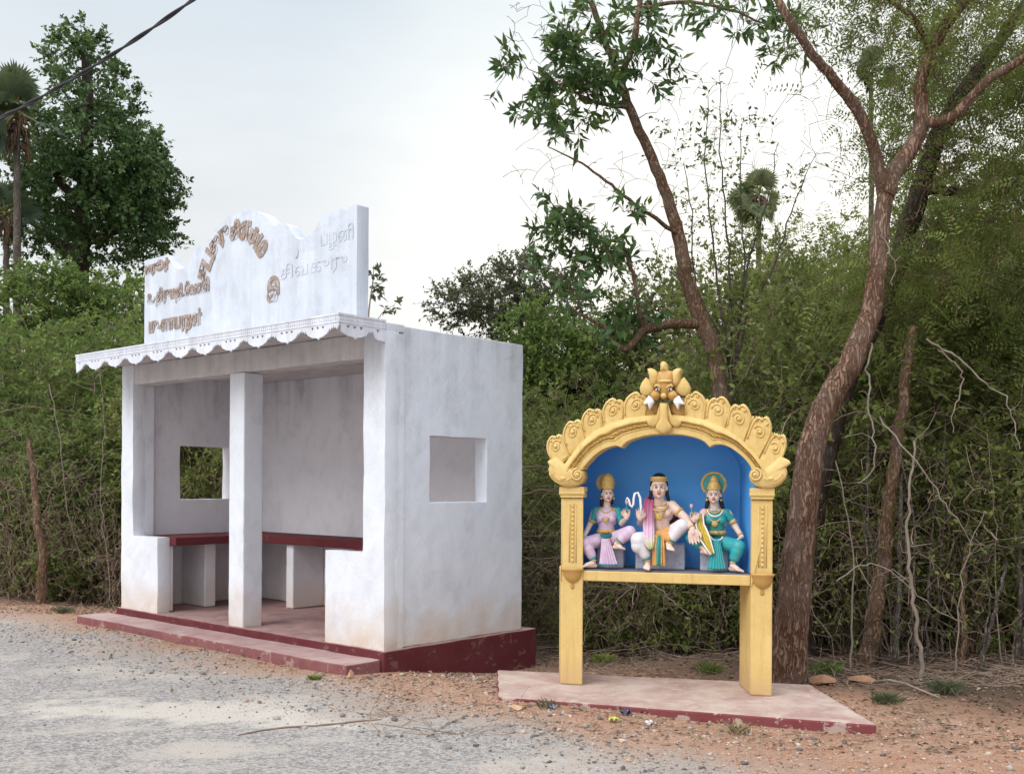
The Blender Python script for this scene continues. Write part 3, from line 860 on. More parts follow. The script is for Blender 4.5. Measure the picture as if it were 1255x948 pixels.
NA = 220
ia = resample([SF(*p) for p in inner_px], NA); oa = resample([SF(*p) for p in outer_px], NA)
prof_ = [(0.0, -0.02), (0.0, 0.045), (0.04, 0.055), (0.30, 0.055), (0.36, 0.062), (0.40, 0.052), (0.42, 0.040), (0.45, 0.042), (0.49, 0.056), (0.535, 0.060), (0.58, 0.056), (0.62, 0.042), (0.65, 0.040), (0.67, 0.062), (0.72, 0.072), (0.80, 0.070), (0.90, 0.060), (1.0, 0.05), (1.0, -0.10), (0.0, -0.10)]
m_ = nmb(); vs_ = []; fs_ = []
npf = len(prof_)
for i in range(NA):
    for s_, h_ in prof_:
        x, z = ia[i] * (1 - s_) + oa[i] * s_
        if 0.44 < s_ < 0.60: h_ = h_ + 0.011 * math.sin(i * 0.85 + s_ * 60)
        vs_.append((x, -h_, z))
for i in range(NA - 1):
    for j in range(npf):
        j2 = (j + 1) % npf
        fs_.append((i * npf + j, i * npf + j2, (i + 1) * npf + j2, (i + 1) * npf + j))
fs_ += [tuple(range(npf)), tuple((NA - 1) * npf + j for j in range(npf - 1, -1, -1))]
m_.add(vs_, fs_)
arch = m_.build('arch', M_GOLD, shr, smooth=False)
bm = bmesh.new(); bm.from_mesh(arch.data); bmesh.ops.recalc_face_normals(bm, faces=bm.faces); bm.to_mesh(arch.data); bm.free()


# backing the leaves are modelled on
bk = nmb(); vs_ = []; fs_ = []
i0, i1 = 14, NA - 14
tg = np.gradient(oa, axis=0); nn2 = np.stack([-tg[:, 1], tg[:, 0]], -1); nn2 /= np.linalg.norm(nn2, axis=1, keepdims=True)
if nn2[NA // 2, 1] < 0: nn2 = -nn2
for i in range(i0, i1):
    w2 = 0.075 * min(1, (i - i0 + 3) / 12, (i1 - i + 3) / 12)
    a_, b_ = oa[i] - nn2[i] * 0.01, oa[i] + nn2[i] * w2
    vs_ += [(a_[0], -0.012, a_[1]), (b_[0], -0.012, b_[1]), (b_[0], 0.045, b_[1]), (a_[0], 0.045, a_[1])]
m_i = i1 - i0
for i in range(m_i - 1):
    for j in range(4): fs_.append((i * 4 + j, i * 4 + (j + 1) % 4, i * 4 + 4 + (j + 1) % 4, i * 4 + 4 + j))
fs_ += [(0, 1, 2, 3), tuple((m_i - 1) * 4 + j for j in (3, 2, 1, 0))]
bo = bk.add(vs_, fs_).build('arch_backing', M_GOLDD, shr)
bm = bmesh.new(); bm.from_mesh(bo.data); bmesh.ops.recalc_face_normals(bm, faces=bm.faces); bm.to_mesh(bo.data); bm.free()


def relief(outline, thick, dome=0.03, rings=7, back=0.06, y0=0.0):
    """a carved piece: outline in (x, z), swelling towards the viewer"""
    P = np.array(outline, float); n = len(P); c = P.mean(0)
    vs, fs = [], []
    for r in range(rings):
        t = 1 - r / rings
        h = thick + dome * math.sqrt(max(0, 1 - t * t)) if r else thick
        if r == 1: h = thick + dome * 0.55; t = 0.93
        for q in P: vs.append((*(c + (q - c) * t), h))
    vs.append((*c, thick + dome))
    for r in range(rings - 1):
        for i in range(n):
            i2 = (i + 1) % n
            fs.append((r * n + i, r * n + i2, (r + 1) * n + i2, (r + 1) * n + i))
    m = len(vs) - 1
    for i in range(n): fs.append(((rings - 1) * n + i, (rings - 1) * n + (i + 1) % n, m))
    b = len(vs)
    for q in P: vs.append((*q, -back))
    for i in range(n): fs.append((i, b + i, b + (i + 1) % n, (i + 1) % n))
    fs.append(tuple(b + i for i in range(n)))
    return [(x, y0 - h, z) for x, z, h in vs], fs


def fixn(o):
    bm = bmesh.new(); bm.from_mesh(o.data); bmesh.ops.recalc_face_normals(bm, faces=bm.faces); bm.to_mesh(o.data); bm.free(); return o


def leaf_outline(bl, br, tip, side):
    """fat curled leaf standing on the arch between bl and br (picture points), notched at its crest"""
    bl, br, tip = np.array(bl, float), np.array(br, float), np.array(tip, float)
    mid = (bl + br) / 2; up = tip - mid; L = np.hypot(*up); up /= L
    u = br - bl; wd = np.hypot(*u); u /= wd
    sh = [(-0.50, 0.0), (-0.56, 0.2), (-0.60, 0.42), (-0.58, 0.62), (-0.48, 0.80), (-0.32, 0.93), (-0.12, 1.0), (0.02, 0.99), (0.10, 0.92), (0.13, 0.80), (0.24, 0.87), (0.38, 0.84), (0.49, 0.72), (0.55, 0.52), (0.54, 0.30), (0.50, 0.12), (0.47, 0.0)]
    if side > 0: sh = [(-a, b) for a, b in sh][::-1]
    return [mid + u * a * wd + up * b * L for a, b in sh], mid, u, up, wd, L


lv = []
def P5(x, y): return (660 + x / 3.922, 430 + y / 3.922)
left_ = [((415, 330), (520, 318), (478, 195)), ((318, 362), (412, 335), (362, 224)), ((228, 405), (318, 365), (252, 275)), ((145, 470), (228, 408), (155, 335)), ((75, 535), (146, 476), (68, 405))]
right_ = [((705, 318), (800, 330), (752, 192)), ((800, 335), (898, 368), (880, 216)), ((898, 372), (992, 425), (985, 252)), ((992, 432), (1070, 495), (1098, 312)), ((1072, 500), (1130, 570), (1180, 398))]
for side, lst in ((-1, left_), (1, right_)):
    for bl, br, tp in lst:
        ol, mid, u, up, wd, L = leaf_outline(P5(*bl), P5(*br), P5(*tp), side)
        ol[0] = ol[0] - up * 0.30 * L; ol[-1] = ol[-1] - up * 0.30 * L
        olx = resample(ol + [ol[0]], 44)[:-1]
        pts = [SF(*p) for p in olx]
        v, f = relief(pts, 0.030, 0.012, back=0.05)
        lo = fixn(nmb().add(v, f).build('leaf_ornament', M_GOLDR, shr, smooth=True))
        # carved scroll and rib on it
        c_ = mid + up * L * 0.48; s = nmb()
        sp_ = []
        for k in range(26):
            a = k * 0.42; r = (0.30 - 0.010 * k) * wd
            q = c_ + (u * math.cos(a) * (-side) + up * math.sin(a) * 1.05) * r * 1.0
            x, z = SF(*q); sp_.append((x, -0.040 - 0.0002 * k, z))
        s.tube(sp_, 0.0080, 6)
        x, z = SF(*c_); s.ball((x, -0.046, z), 0.014, 10, 7)
        rim_ = [SF(*(c_ + (np.array(q) - c_) * 0.86)) for q in olx[4:-4]]
        s.tube([(x, -0.041, z) for x, z in rim_], 0.0055, 5)
        for a0 in (0.25, 0.75, -0.35):
            vein = [SF(*(c_ + (u * math.sin(a0) * (-side) + up * math.cos(a0)) * L * r_)) for r_ in (0.30, 0.36, 0.42)]
            s.tube([(x, -0.043, z) for x, z in vein], [0.007, 0.006, 0.004], 5)
        rib = []
        for a, b in ((-0.50, 0.05), (-0.50, 0.3), (-0.46, 0.55), (-0.34, 0.78), (-0.12, 0.90)):
            q = mid + u * a * wd * (1 if side < 0 else -1) + up * b * L; x, z = SF(*q); rib.append((x, -0.030, z))
        s.tube(rib, 0.006, 6)
        s.build('carved_scroll', M_GOLDR, lo, smooth=True)
        # small bud filling the gap to the next leaf
        q0 = (mid + u * wd * 0.55 * (1 if side < 0 else 1)); 
        g = mid + u * wd * (0.60 if side < 0 else -0.60)
        bud = [SF(*(g + u * a * wd + up * b * L)) for a, b in ((-0.10, 0.0), (-0.16, 0.35), (-0.10, 0.68), (0.0, 0.78), (0.10, 0.66), (0.15, 0.35), (0.10, 0.0))]
        v, f = relief(resample(bud + [bud[0]], 24)[:-1].tolist(), 0.004, 0.012, 5, 0.05)
        fixn(nmb().add(v, f).build('bud_ornament', M_GOLD, shr, smooth=True))

# end scrolls above the capitals
for side in (-1, 1):
    if side < 0:
        pts = [(62, 520), (90, 505), (118, 530), (150, 560), (190, 566), (205, 563), (222, 580), (226, 605), (215, 632), (195, 648), (150, 655), (115, 648), (85, 628), (62, 598), (52, 570), (58, 550), (48, 532)]
        vc, vr = (196, 594), 30
    else:
        pts = [(1205, 525), (1165, 505), (1135, 530), (1100, 560), (1065, 566), (1040, 558), (1020, 575), (1012, 598), (1020, 626), (1042, 648), (1085, 660), (1130, 658), (1165, 640), (1190, 610), (1196, 580), (1190, 558), (1214, 540)]
        vc, vr = (1044, 594), 31
    ol = resample([P5(*p) for p in pts] + [P5(*pts[0])], 60)[:-1]
    v, f = relief([SF(*p) for p in ol], 0.035, 0.035, 7, 0.10)
    so = fixn(nmb().add(v, f).build('end_scroll', M_GOLD, shr, smooth=True))
    s = nmb(); sp_ = []
    for k in range(30):
        a = math.pi / 2 - side * k * 0.42; r = vr * (1 - k / 34)
        x, z = SF(*P5(vc[0] + math.cos(a) * r, vc[1] - math.sin(a) * r)); sp_.append((x, -0.072, z))
    s.tube(sp_, 0.009, 7); x, z = SF(*P5(*vc)); s.ball((x, -0.074, z), 0.016, 10, 7)
    for off in (0.0, 0.35, 0.7):
        arc = []
        for k in range(12):
            a = (200 + 110 * k / 11) if side < 0 else (-20 - 110 * k / 11)
            cx_, cy_ = (130, 560) if side < 0 else (1120, 560)
            r = 62 + 22 * off
            x, z = SF(*P5(cx_ + math.cos(R(a)) * r * 0.95, cy_ - math.sin(R(a)) * r)); arc.append((x, -0.066 + 0.012 * off, z))
        s.tube(arc, 0.006, 6)
    x, z = SF(*P5(128 if side < 0 else 1118, 612)); s.ball((x, -0.068, z), (0.022, 0.012, 0.013), 10, 7)
    s.build('volute', M_GOLDR, so, smooth=True)

# lion-face crest in the middle
def P3(x, y): return (760 + x / 7.9, 435 + y / 7.9)


def crest_piece(name, pts, thick, dome, y0, mat=None, par=None, n=40, back=0.05):
    ol = resample([P3(*p) for p in pts] + [P3(*pts[0])], n)[:-1]
    v, f = relief([SF(*p) for p in ol], thick, dome, 6, back, y0)
    return fixn(nmb().add(v, f).build(name, mat or M_GOLDR, par or shr, smooth=True))


def crest_ball(m, x, y, rx, ry, rz, dy):
    a, b = SF(*P3(x, y)); m.ball((a, dy, b), (rx, ry, rz), 14, 10)


cr = crest_piece('crest', [(385, 165), (450, 150), (520, 165), (535, 230), (520, 300), (500, 380), (470, 430), (440, 445), (405, 430), (385, 380), (365, 300), (355, 230)], 0.045, 0.06, 0.0, M_GOLDD)
crest_piece('horn', [(402, 165), (402, 90), (420, 70), (445, 70), (463, 90), (468, 165)], 0.05, 0.035, -0.01, M_GOLDR, cr, 30)
for sgn in (-1, 1):
    mx = lambda x: x if sgn < 0 else 878 - x
    crest_piece('ear', [(mx(x), y) for x, y in ((275, 140), (310, 133), (350, 150), (378, 190), (372, 240), (360, 300), (330, 310), (300, 270), (290, 200))], 0.05, 0.03, -0.005, M_GOLDR, cr)
    crest_piece('mane', [(mx(x), y) for x, y in ((255, 218), (215, 270), (195, 320), (205, 370), (235, 400), (290, 395), (330, 370), (345, 320), (320, 270), (280, 235))], 0.03, 0.035, 0.0, M_GOLD, cr)
    crest_piece('cheek', [(mx(x), y) for x, y in ((345, 350), (395, 370), (405, 410), (370, 450), (330, 440), (305, 405), (320, 375))], 0.07, 0.04, -0.01, M_GOLDD, cr)
    crest_piece('fang', [(mx(x), y) for x, y in ((295, 400), (340, 432), (350, 462), (322, 505), (303, 540), (290, 490), (268, 482), (240, 488), (262, 450))], 0.085, 0.02, -0.01, M_WHITE, cr)
    m_ = nmb(); crest_ball(m_, mx(380), 346, 0.017, 0.02, 0.010, -0.093); e_ = m_.build('eye', M_WHITE, cr, smooth=True)
    m_ = nmb(); crest_ball(m_, mx(382), 347, 0.007, 0.006, 0.008, -0.111); m_.build('pupil', M_BLACK, e_, smooth=True)
    a = [SF(*P3(mx(x), y)) for x, y in ((350, 320), (370, 300), (395, 310), (408, 335))]
    nmb().tube([(x, -0.10, z) for x, z in a], 0.009, 8).build('brow', M_GOLDR, cr, smooth=True)
    crest_piece('side_scroll', [(mx(x), y) for x, y in ((400, 470), (385, 560), (350, 610), (300, 620), (270, 650), (290, 690), (330, 705), (375, 680), (405, 620), (420, 540))], 0.065, 0.02, 0.0, M_GOLD, cr)
    crest_piece('mouth_shade_panel', [(mx(x), y) for x, y in ((235, 480), (300, 450), (380, 470), (385, 545), (330, 600), (232, 592))], 0.02, 0.015, 0.0, M_GOLDD, cr)  # added brown panel standing in for the shadow beside the mouth
m_ = nmb(); crest_ball(m_, 439, 405, 0.022, 0.030, 0.020, -0.105); crest_ball(m_, 425, 410, 0.010, 0.014, 0.010, -0.115); crest_ball(m_, 453, 410, 0.010, 0.014, 0.010, -0.115); m_.build('snout', M_GOLDR, cr, smooth=True)
m_ = nmb(); crest_ball(m_, 452, 265, 0.05, 0.02, 0.012, -0.10); m_.build('frown', M_GOLDR, cr, smooth=True)
crest_piece('tassel', [(400, 470), (475, 470), (478, 560), (480, 640), (515, 700), (500, 735), (470, 760), (438, 768), (405, 760), (375, 735), (355, 705), (395, 640), (400, 560)], 0.085, 0.02, 0.0, M_GOLDR, cr, 44)
# ================================================================== painted statues in the niche
FL = OS.z + ZS1 + 0.009
PXM = 165.0
M_SKIN = paint('flesh_paint', (0.76, 0.56, 0.48), 0.18, 0.5, 16, dark=(0.62, 0.40, 0.33), bumpd=0.002, dust=0.22)
M_FACE = M_SKIN
M_HAIR = M_BLACK
M_ORN = paint('ornament_gold', (0.62, 0.42, 0.13), 0.4, 0.4, 60, dark=(0.22, 0.12, 0.04), bumpd=0.003)
M_MAUVE = paint('mauve_cloth_paint', (0.68, 0.54, 0.67), 0.4, 0.45, 15, dark=(0.50, 0.27, 0.46), bumpd=0.008, dust=0.22)
M_TEAL = paint('teal_cloth_paint', (0.015, 0.30, 0.29), 0.25, 0.4, 20, dark=(0.01, 0.17, 0.18), bumpd=0.008, dust=0.22)
M_AQUA = paint('aqua_cloth_paint', (0.02, 0.38, 0.40), 0.25, 0.38, 20, dark=(0.01, 0.22, 0.24), bumpd=0.008, dust=0.22)
M_PANTS = paint('white_cloth_paint', (0.76, 0.74, 0.78), 0.2, 0.5, 14, dark=(0.60, 0.55, 0.64), bumpd=0.008, dust=0.22)
M_SAFF = paint('orange_cloth_paint', (0.70, 0.33, 0.09), 0.25, 0.45, 20, bumpd=0.008, dust=0.22)
M_MAROON = paint('maroon_cloth_paint', (0.20, 0.03, 0.06), 0.3, 0.45, 20, bumpd=0.003, dust=0.22)
M_YEL = paint('yellow_border_paint', (0.62, 0.46, 0.05), 0.4, 0.4, 40, bumpd=0.003, dust=0.22)
M_LIP = paint('lip_paint', (0.42, 0.10, 0.10), 0.0, 0.4, 20, dust=0.22)
M_PINK = paint('pink_paint', (0.78, 0.45, 0.50), 0.2, 0.45, 30, dust=0.22)
M_BLOCK = paint('marbled_block_paint', (0.66, 0.66, 0.78), 0.5, 0.7, 26, dark=(0.34, 0.34, 0.48), bumpd=0.004, dust=0.22)


def shawl_mat():
    t = NT('shawl_pink_to_green'); co = t.coord(); z = t.sep(co)[2]
    c = t.ramp(t.mr(t.math('ADD', z, t.mr(t.noise(co, 14, 4), 0.3, 0.7, -0.03, 0.03)), 0.02, 0.50),
               [(0.0, (0.30, 0.34, 0.16)), (0.3, (0.60, 0.62, 0.36)), (0.55, (0.66, 0.44, 0.58)), (1.0, (0.42, 0.09, 0.20))])
    return t.pbr(c, 0.45, t.bump(t.noise(t.scaled(co, (60, 10, 5)), 1, 4), 0.4, 0.004), spec=0.35)


M_SHAWL = shawl_mat()


class Fig:
    def __init__(s, root, px0):
        s.root, s.px0 = root, px0

    def J(s, px, py, y=0.0):
        return Vector(((px - s.px0) / PXM, y, (694.5 - py) / PXM))


def blob(prims, voxel, name, mat, parent, smooth_it=6):
    """one continuous surface grown round tapered limbs and ellipsoids"""
    m = MB()
    for p in prims:
        if p[0] == 'c':
            _, a, ra, b, rb = p
            a, b = Vector(a), Vector(b)
            n = 6
            m.tube([a.lerp(b, k / n) for k in range(n + 1)], [ra + (rb - ra) * k / n for k in range(n + 1)], 14)
            m.ball(a, ra, 14, 10); m.ball(b, rb, 14, 10)
        elif p[0] == 'e':
            _, c, r = p[:3]
            q = MB().ball((0, 0, 0), r, 18, 12)
            rot = Euler(p[3]).to_matrix() if len(p) > 3 else Matrix.Identity(3)
            m.add([rot @ Vector(v) + Vector(c) for v in q.v], q.f)
    me = m.mesh(name)
    o = bpy.data.objects.new(name, me); COL.objects.link(o)
    md = o.modifiers.new('r', 'REMESH'); md.mode = 'VOXEL'; md.voxel_size = voxel; md.use_smooth_shade = True
    ms = o.modifiers.new('s', 'SMOOTH'); ms.iterations = smooth_it; ms.factor = 0.5
    bpy.context.view_layer.update()
    me2 = bpy.data.meshes.new_from_object(o.evaluated_get(bpy.context.evaluated_depsgraph_get()))
    bpy.data.objects.remove(o); bpy.data.meshes.remove(me)
    me2.name = name
    return link_mesh(name, me2, mat, parent, smooth=True)


def hand(prims, wrist, d, n, s=0.075, curl=0.5, flip=1, spread=0.16):
    """palm, four fingers and a thumb: d along the hand, n out of the palm"""
    d = Vector(d).normalized(); n = Vector(n); n = (n - d * n.dot(d)).normalized(); sd = d.cross(n) * flip
    w = Vector(wrist)
    prims.append(('c', w, s * 0.17, w + d * s * 0.25, s * 0.19))
    for k, (o, L) in enumerate(((-0.28, 0.40), (-0.09, 0.48), (0.10, 0.45), (0.28, 0.36))):
        k0 = w + d * s * 0.16 + sd * o * s * 0.7; k1 = w + d * s * 0.50 + sd * o * s
        prims.append(('c', k0, s * 0.115, k1, s * 0.10))
        dd = (d + sd * o * spread * 3 + n * curl * 0.35).normalized()
        a = k1 + dd * L * s * 0.55
        d2 = (dd + n * curl * 1.1).normalized(); b = a + d2 * L * s * 0.5
        prims.append(('c', k1, s * 0.082, a, s * 0.074)); prims.append(('c', a, s * 0.074, b, s * 0.06))
    t0 = w + d * s * 0.15 - sd * s * 0.25; t1 = t0 + (d * 0.6 - sd * 0.6 + n * 0.25) * s * 0.34; t2 = t1 + (d * 0.9 + n * 0.4) * s * 0.28
    prims.append(('c', t0, s * 0.11, t1, s * 0.09)); prims.append(('c', t1, s * 0.09, t2, s * 0.068))


def foot(prims, ankle, toe, r=0.021):
    a, t = Vector(ankle), Vector(toe)
    d = t - a; heel = a - Vector((d.x, d.y, 0)).normalized() * 0.018; heel.z = a.z - 0.012 + (t.z - a.z) * 0.3
    prims.append(('c', a, r, a.lerp(t, 0.55), r * 0.85)); prims.append(('c', heel, r * 0.8, a.lerp(t, 0.6), r * 0.75))
    side = d.cross(Vector((0, 0, 1)))
    side = side.normalized() if side.length > 1e-4 else Vector((1, 0, 0))
    for k, (o, L) in enumerate(((-0.85, 1.0), (-0.4, 0.97), (0.0, 0.92), (0.4, 0.86), (0.8, 0.78))):
        b0 = a.lerp(t, 0.5) + side * o * r * 0.85; b1 = a.lerp(t, L) + side * o * r
        prims.append(('c', b0, r * 0.42, b1, r * (0.34 if k else 0.44)))


def head(prims, c, w, h, yaw):
    """skull, jaw, nose, chin, ears; c = centre of the face, w = face width, h = hairline to chin"""
    rz = Matrix.Rotation(yaw, 3, 'Z'); c = Vector(c)
    P = lambda x, y, z: c + rz @ Vector((x, y, z))
    r = w / 2
    prims.append(('e', P(0, r * 0.45, h * 0.16), (r * 1.0, r * 1.15, h * 0.52), (0, 0, yaw)))
    prims.append(('e', P(0, r * 0.05, -h * 0.16), (r * 0.84, r * 0.86, h * 0.36), (0, 0, yaw)))
    prims.append(('e', P(0, -r * 0.62, -h * 0.40), (r * 0.26, r * 0.2, h * 0.09), (0, 0, yaw)))
    prims.append(('c', P(0, -r * 0.70, h * 0.12), r * 0.10, P(0, -r * 0.98, -h * 0.09), r * 0.16))
    for s in (-1, 1):
        prims.append(('e', P(s * r * 0.14, -r * 0.86, -h * 0.10), (r * 0.10, r * 0.10, r * 0.09)))
        prims.append(('e', P(s * r * 0.5, -r * 0.42, -h * 0.10), (r * 0.3, r * 0.3, h * 0.12), (0, 0, yaw)))
        prims.append(('e', P(s * r * 1.02, r * 0.35, -h * 0.02), (r * 0.12, r * 0.22, h * 0.14), (0, 0, yaw)))
    return P, r


def face(P, r, h, root, yaw, mat_lip=None, moustache=False):
    for s in (-1, 1):
        m = MB(); q = MB().ball((0, 0, 0), (r * 0.21, r * 0.10, r * 0.115), 12, 8); rz = Matrix.Rotation(yaw - s * 0.25, 3, 'Z')
        m.add([P(s * r * 0.40, -r * 0.735, h * 0.055) + rz @ Vector(v) for v in q.v], q.f)
        e = m.build('eye', M_WHITE, root, smooth=True)
        MB().ball(P(s * r * 0.40, -r * 0.83, h * 0.055), (r * 0.085, r * 0.05, r * 0.095), 10, 6).build('pupil', M_BLACK, e, smooth=True)
        MB().tube([P(s * r * 0.17, -r * 0.80, h * 0.055), P(s * r * 0.40, -r * 0.83, h * 0.055 + r * 0.13), P(s * r * 0.64, -r * 0.68, h * 0.06)], r * 0.03, 6).build('eyelid', M_BLACK, e, smooth=True)
        MB().tube([P(s * r * 0.16, -r * 0.86, h * 0.15), P(s * r * 0.40, -r * 0.84, h * 0.20), P(s * r * 0.70, -r * 0.66, h * 0.16)], [r * 0.03, r * 0.05, r * 0.025], 6).build('eyebrow', M_BLACK, root, smooth=True)
    q = MB().ball((0, 0, 0), (r * 0.28, r * 0.10, r * 0.075), 12, 8); m = MB(); rz = Matrix.Rotation(yaw, 3, 'Z')
    m.add([P(0, -r * 0.84, -h * 0.235) + rz @ Vector(v) for v in q.v], q.f)
    q = MB().ball((0, 0, 0), (r * 0.21, r * 0.10, r * 0.085), 12, 8)
    m.add([P(0, -r * 0.83, -h * 0.285) + rz @ Vector(v) for v in q.v], q.f)
    m.build('lips', mat_lip or M_LIP, root, smooth=True)
    MB().ball(P(0, -r * 0.86, h * 0.22), (r * 0.07, r * 0.04, r * 0.10), 8, 6).build('forehead_mark', M_LIP, root, smooth=True)


def necklace(root, c, rx, ry, rz_, drop, mat=None, rad=0.0055, name='necklace', pend=0.0):
    pts = []
    for k in range(21):
        a = math.pi * k / 20
        pts.append((c[0] - rx * math.cos(a), c[1] - ry * math.sin(a), c[2] + rz_ - drop * math.sin(a)))
    o = MB().tube(pts, rad, 7).build(name, mat or M_ORN, root, smooth=True)
    if pend:
        m = MB(); m.ball((c[0], c[1] - ry - 0.006, c[2] + rz_ - drop - pend * 0.6), (pend, pend * 0.4, pend), 14, 8)
        m.build('pendant', M_ORN, o, smooth=True)


def ringband(root, p, d, r, h, mat, name='bangle'):
    p, d = Vector(p), Vector(d).normalized()
    return MB().tube([p - d * h / 2, p - d * h * 0.2, p + d * h * 0.2, p + d * h / 2], [r * 0.96, r * 1.06, r * 1.06, r * 0.96], 16).build(name, mat, root, smooth=True)


def pleats(root, p_top, w_top, p_bot, w_bot, n, mat, name='pleats', depth=0.016, hem=None):
    """hanging fan of folded cloth"""
    m = MB(); rows = 14; cols = n * 6
    vs, fs = [], []
    for j in range(rows + 1):
        t = j / rows; c = Vector(p_top).lerp(Vector(p_bot), t); w = w_top + (w_bot - w_top) * t ** 1.2
        for i in range(cols + 1):
            u = i / cols - 0.5
            y = -depth * (0.35 + 0.65 * t) * (0.5 + 0.5 * math.cos(u * n * 2 * math.pi)) - 0.035 * (1 - (2 * u) ** 2)
            vs.append((c.x + u * w, c.y + y, c.z + (0.012 * (2 * u) ** 2 if j == rows else 0)))
    k = len(vs); vs += [(x, y + 0.014, z) for x, y, z in vs]
    W2 = cols + 1
    for j in range(rows):
        for i in range(cols):
            a = j * W2 + i
            fs.append((a, a + 1, a + W2 + 1, a + W2)); fs.append((k + a, k + a + W2, k + a + W2 + 1, k + a + 1))
    for i in range(cols):
        fs.append((i, k + i, k + i + 1, i + 1)); a = rows * W2 + i; fs.append((a, a + 1, k + a + 1, k + a))
    for j in range(rows):
        a = j * W2; fs.append((a, a + W2, k + a + W2, k + a)); a += cols; fs.append((a, k + a, k + a + W2, a + W2))
    m.add(vs, fs); o = fixn(m.build(name, mat, root, smooth=True))
    if hem:
        pts = []
        for i in range(cols + 1):
            v = vs[(rows - 1) * W2 + i]; pts.append((v[0], v[1] - 0.001, v[2] - 0.004))
        MB().tube(pts, 0.0065, 6).build('hem', hem, o, smooth=True)
    return o


def drape(root, pts, widths, mat, name, thick=0.012, folds=4, edge=None):
    """a band of folded cloth following a path; pts centre line, cloth lies across x"""
    P = [Vector(p) for p in pts]; rows = 26
    d = [0]
    for a, b in zip(P, P[1:]): d.append(d[-1] + (b - a).length)
    vs, fs = [], []; cols = 18
    for j in range(rows + 1):
        s = d[-1] * j / rows; i = max(k for k in range(len(P)) if d[k] <= s + 1e-9); i = min(i, len(P) - 2)
        f = (s - d[i]) / (d[i + 1] - d[i]); c = P[i].lerp(P[i + 1], f); w = widths[i] + (widths[i + 1] - widths[i]) * f
        t = (P[i + 1] - P[i]).normalized(); sd = t.cross(Vector((0, 1, 0)))
        sd = sd.normalized() if sd.length > 0.1 else Vector((1, 0, 0))
        for q in range(cols + 1):
            u = q / cols - 0.5
            vs.append(c + sd * u * w + Vector((0, -0.009 * math.cos(u * folds * 6.283 + 0.06 * j) - 0.010 * (1 - 4 * u * u), 0)))
    k = len(vs); vs += [v + Vector((0, thick, 0)) for v in vs]; W2 = cols + 1
    for j in range(rows):
        for i in range(cols):
            a = j * W2 + i
            fs.append((a, a + 1, a + W2 + 1, a + W2)); fs.append((k + a, k + a + W2, k + a + W2 + 1, k + a + 1))
    for i in range(cols):
        fs.append((i, k + i, k + i + 1, i + 1)); a = rows * W2 + i; fs.append((a, a + 1, k + a + 1, k + a))
    for j in range(rows):
        a = j * W2; fs.append((a, a + W2, k + a + W2, k + a)); a += cols; fs.append((a, k + a, k + a + W2, a + W2))
    o = fixn(MB().add(vs, fs).build(name, mat, root, smooth=True))
    if edge:
        for q in (0, cols):
            MB().tube([vs[j * W2 + q] for j in range(rows + 1)], 0.006, 6).build('cloth_border', edge, o, smooth=True)
    return o


def flower(root, p, s=0.02):
    m = MB(); p = Vector(p)
    for k in range(7):
        a = k * 0.9; q = MB().ball((0, 0, 0), (s * 0.34, s * 0.2, s * 0.75), 8, 6)
        rot = Matrix.Rotation(a, 3, 'Z') @ Matrix.Rotation(0.30, 3, 'X')
        m.add([rot @ (Vector(v) + Vector((0, -s * 0.25, 0))) + p for v in q.v], q.f)
    o = m.build('lotus_bud', M_PINK, root, smooth=True)
    MB().tube([p + Vector((0, 0, -s * 0.6)), p + Vector((0.002, 0, -s * 3.4))], s * 0.2, 7).build('stem', M_TEAL, o, smooth=True)


def stand(px, name, label, cat, y=0.19):
    p = SP(px, y); e = empty(name, (p.x, p.y, FL), math.atan2(EX.y, EX.x) * 0.75, label, cat, 'painted deity statues seated in the niche' if cat == 'statue' else 'marbled blocks the statues sit on')
    return e


def block(px0, px1, y0, y1, htop, label):
    a, b = SP((px0 + px1) / 2, 0.30), None
    hw = (px1 - px0) / 2 / PXM
    m = MB().box(-hw, hw, y0, y1, 0, htop)
    o = m.build('stone_block', M_BLOCK, None, bevel=0.01)
    o.location = (a.x, a.y, FL); o.rotation_euler = (0, 0, math.atan2(EX.y, EX.x) * 0.75)
    tag(o, label, 'block', 'marbled blocks the statues sit on')


block(733, 766.5, -0.09, 0.10, 0.160, 'grey marbled block under the statue in mauve at the left of the niche')
block(780, 840.5, -0.09, 0.10, 0.190, 'wide grey marbled block under the bare-chested statue in the middle')
block(859, 893, -0.09, 0.10, 0.160, 'grey marbled block under the statue in teal at the right of the niche')

# ---------------------------------------------------------------- A: woman in mauve
st = stand(744, 'seated_statue', 'painted seated woman statue in mauve cloth and tall crown holding a pink bud', 'statue'); st.scale = (1.05, 1.04, 1.03)
fg = Fig(st, 744); J = fg.J
pr = []
P, r = head(pr, J(745.3, 605.5, -0.02), 0.082, 0.106, 0.25)
pr += [('c', J(744, 612, 0.01), 0.024, J(743.5, 622, 0.02), 0.028), ('e', J(743.5, 634, 0.02), (0.082, 0.05, 0.075)), ('e', J(743, 648, 0.02), (0.062, 0.048, 0.06)), ('e', J(743, 660, 0.03), (0.085, 0.07, 0.05)), ('c', J(731, 626, 0.02), 0.03, J(756, 626, 0.02), 0.03)]
pr += [('c', J(730, 626, 0.02), 0.030, J(724.5, 640, 0.01), 0.024), ('c', J(724.5, 640, 0.01), 0.022, J(718.5, 655, -0.05), 0.016)]
hand(pr, J(718.5, 655, -0.05), (-0.1, -0.5, -0.5), (0.3, 0, -1), 0.066, 0.2, -1)
pr += [('c', J(757, 626, 0.02), 0.030, J(762, 640, -0.01), 0.023), ('c', J(762, 640, -0.01), 0.021, J(768.5, 633, -0.08), 0.016)]
hand(pr, J(768.5, 633, -0.08), (0.05, -0.1, 1), (-0.1, -1, 0), 0.075, 0.75, 1)
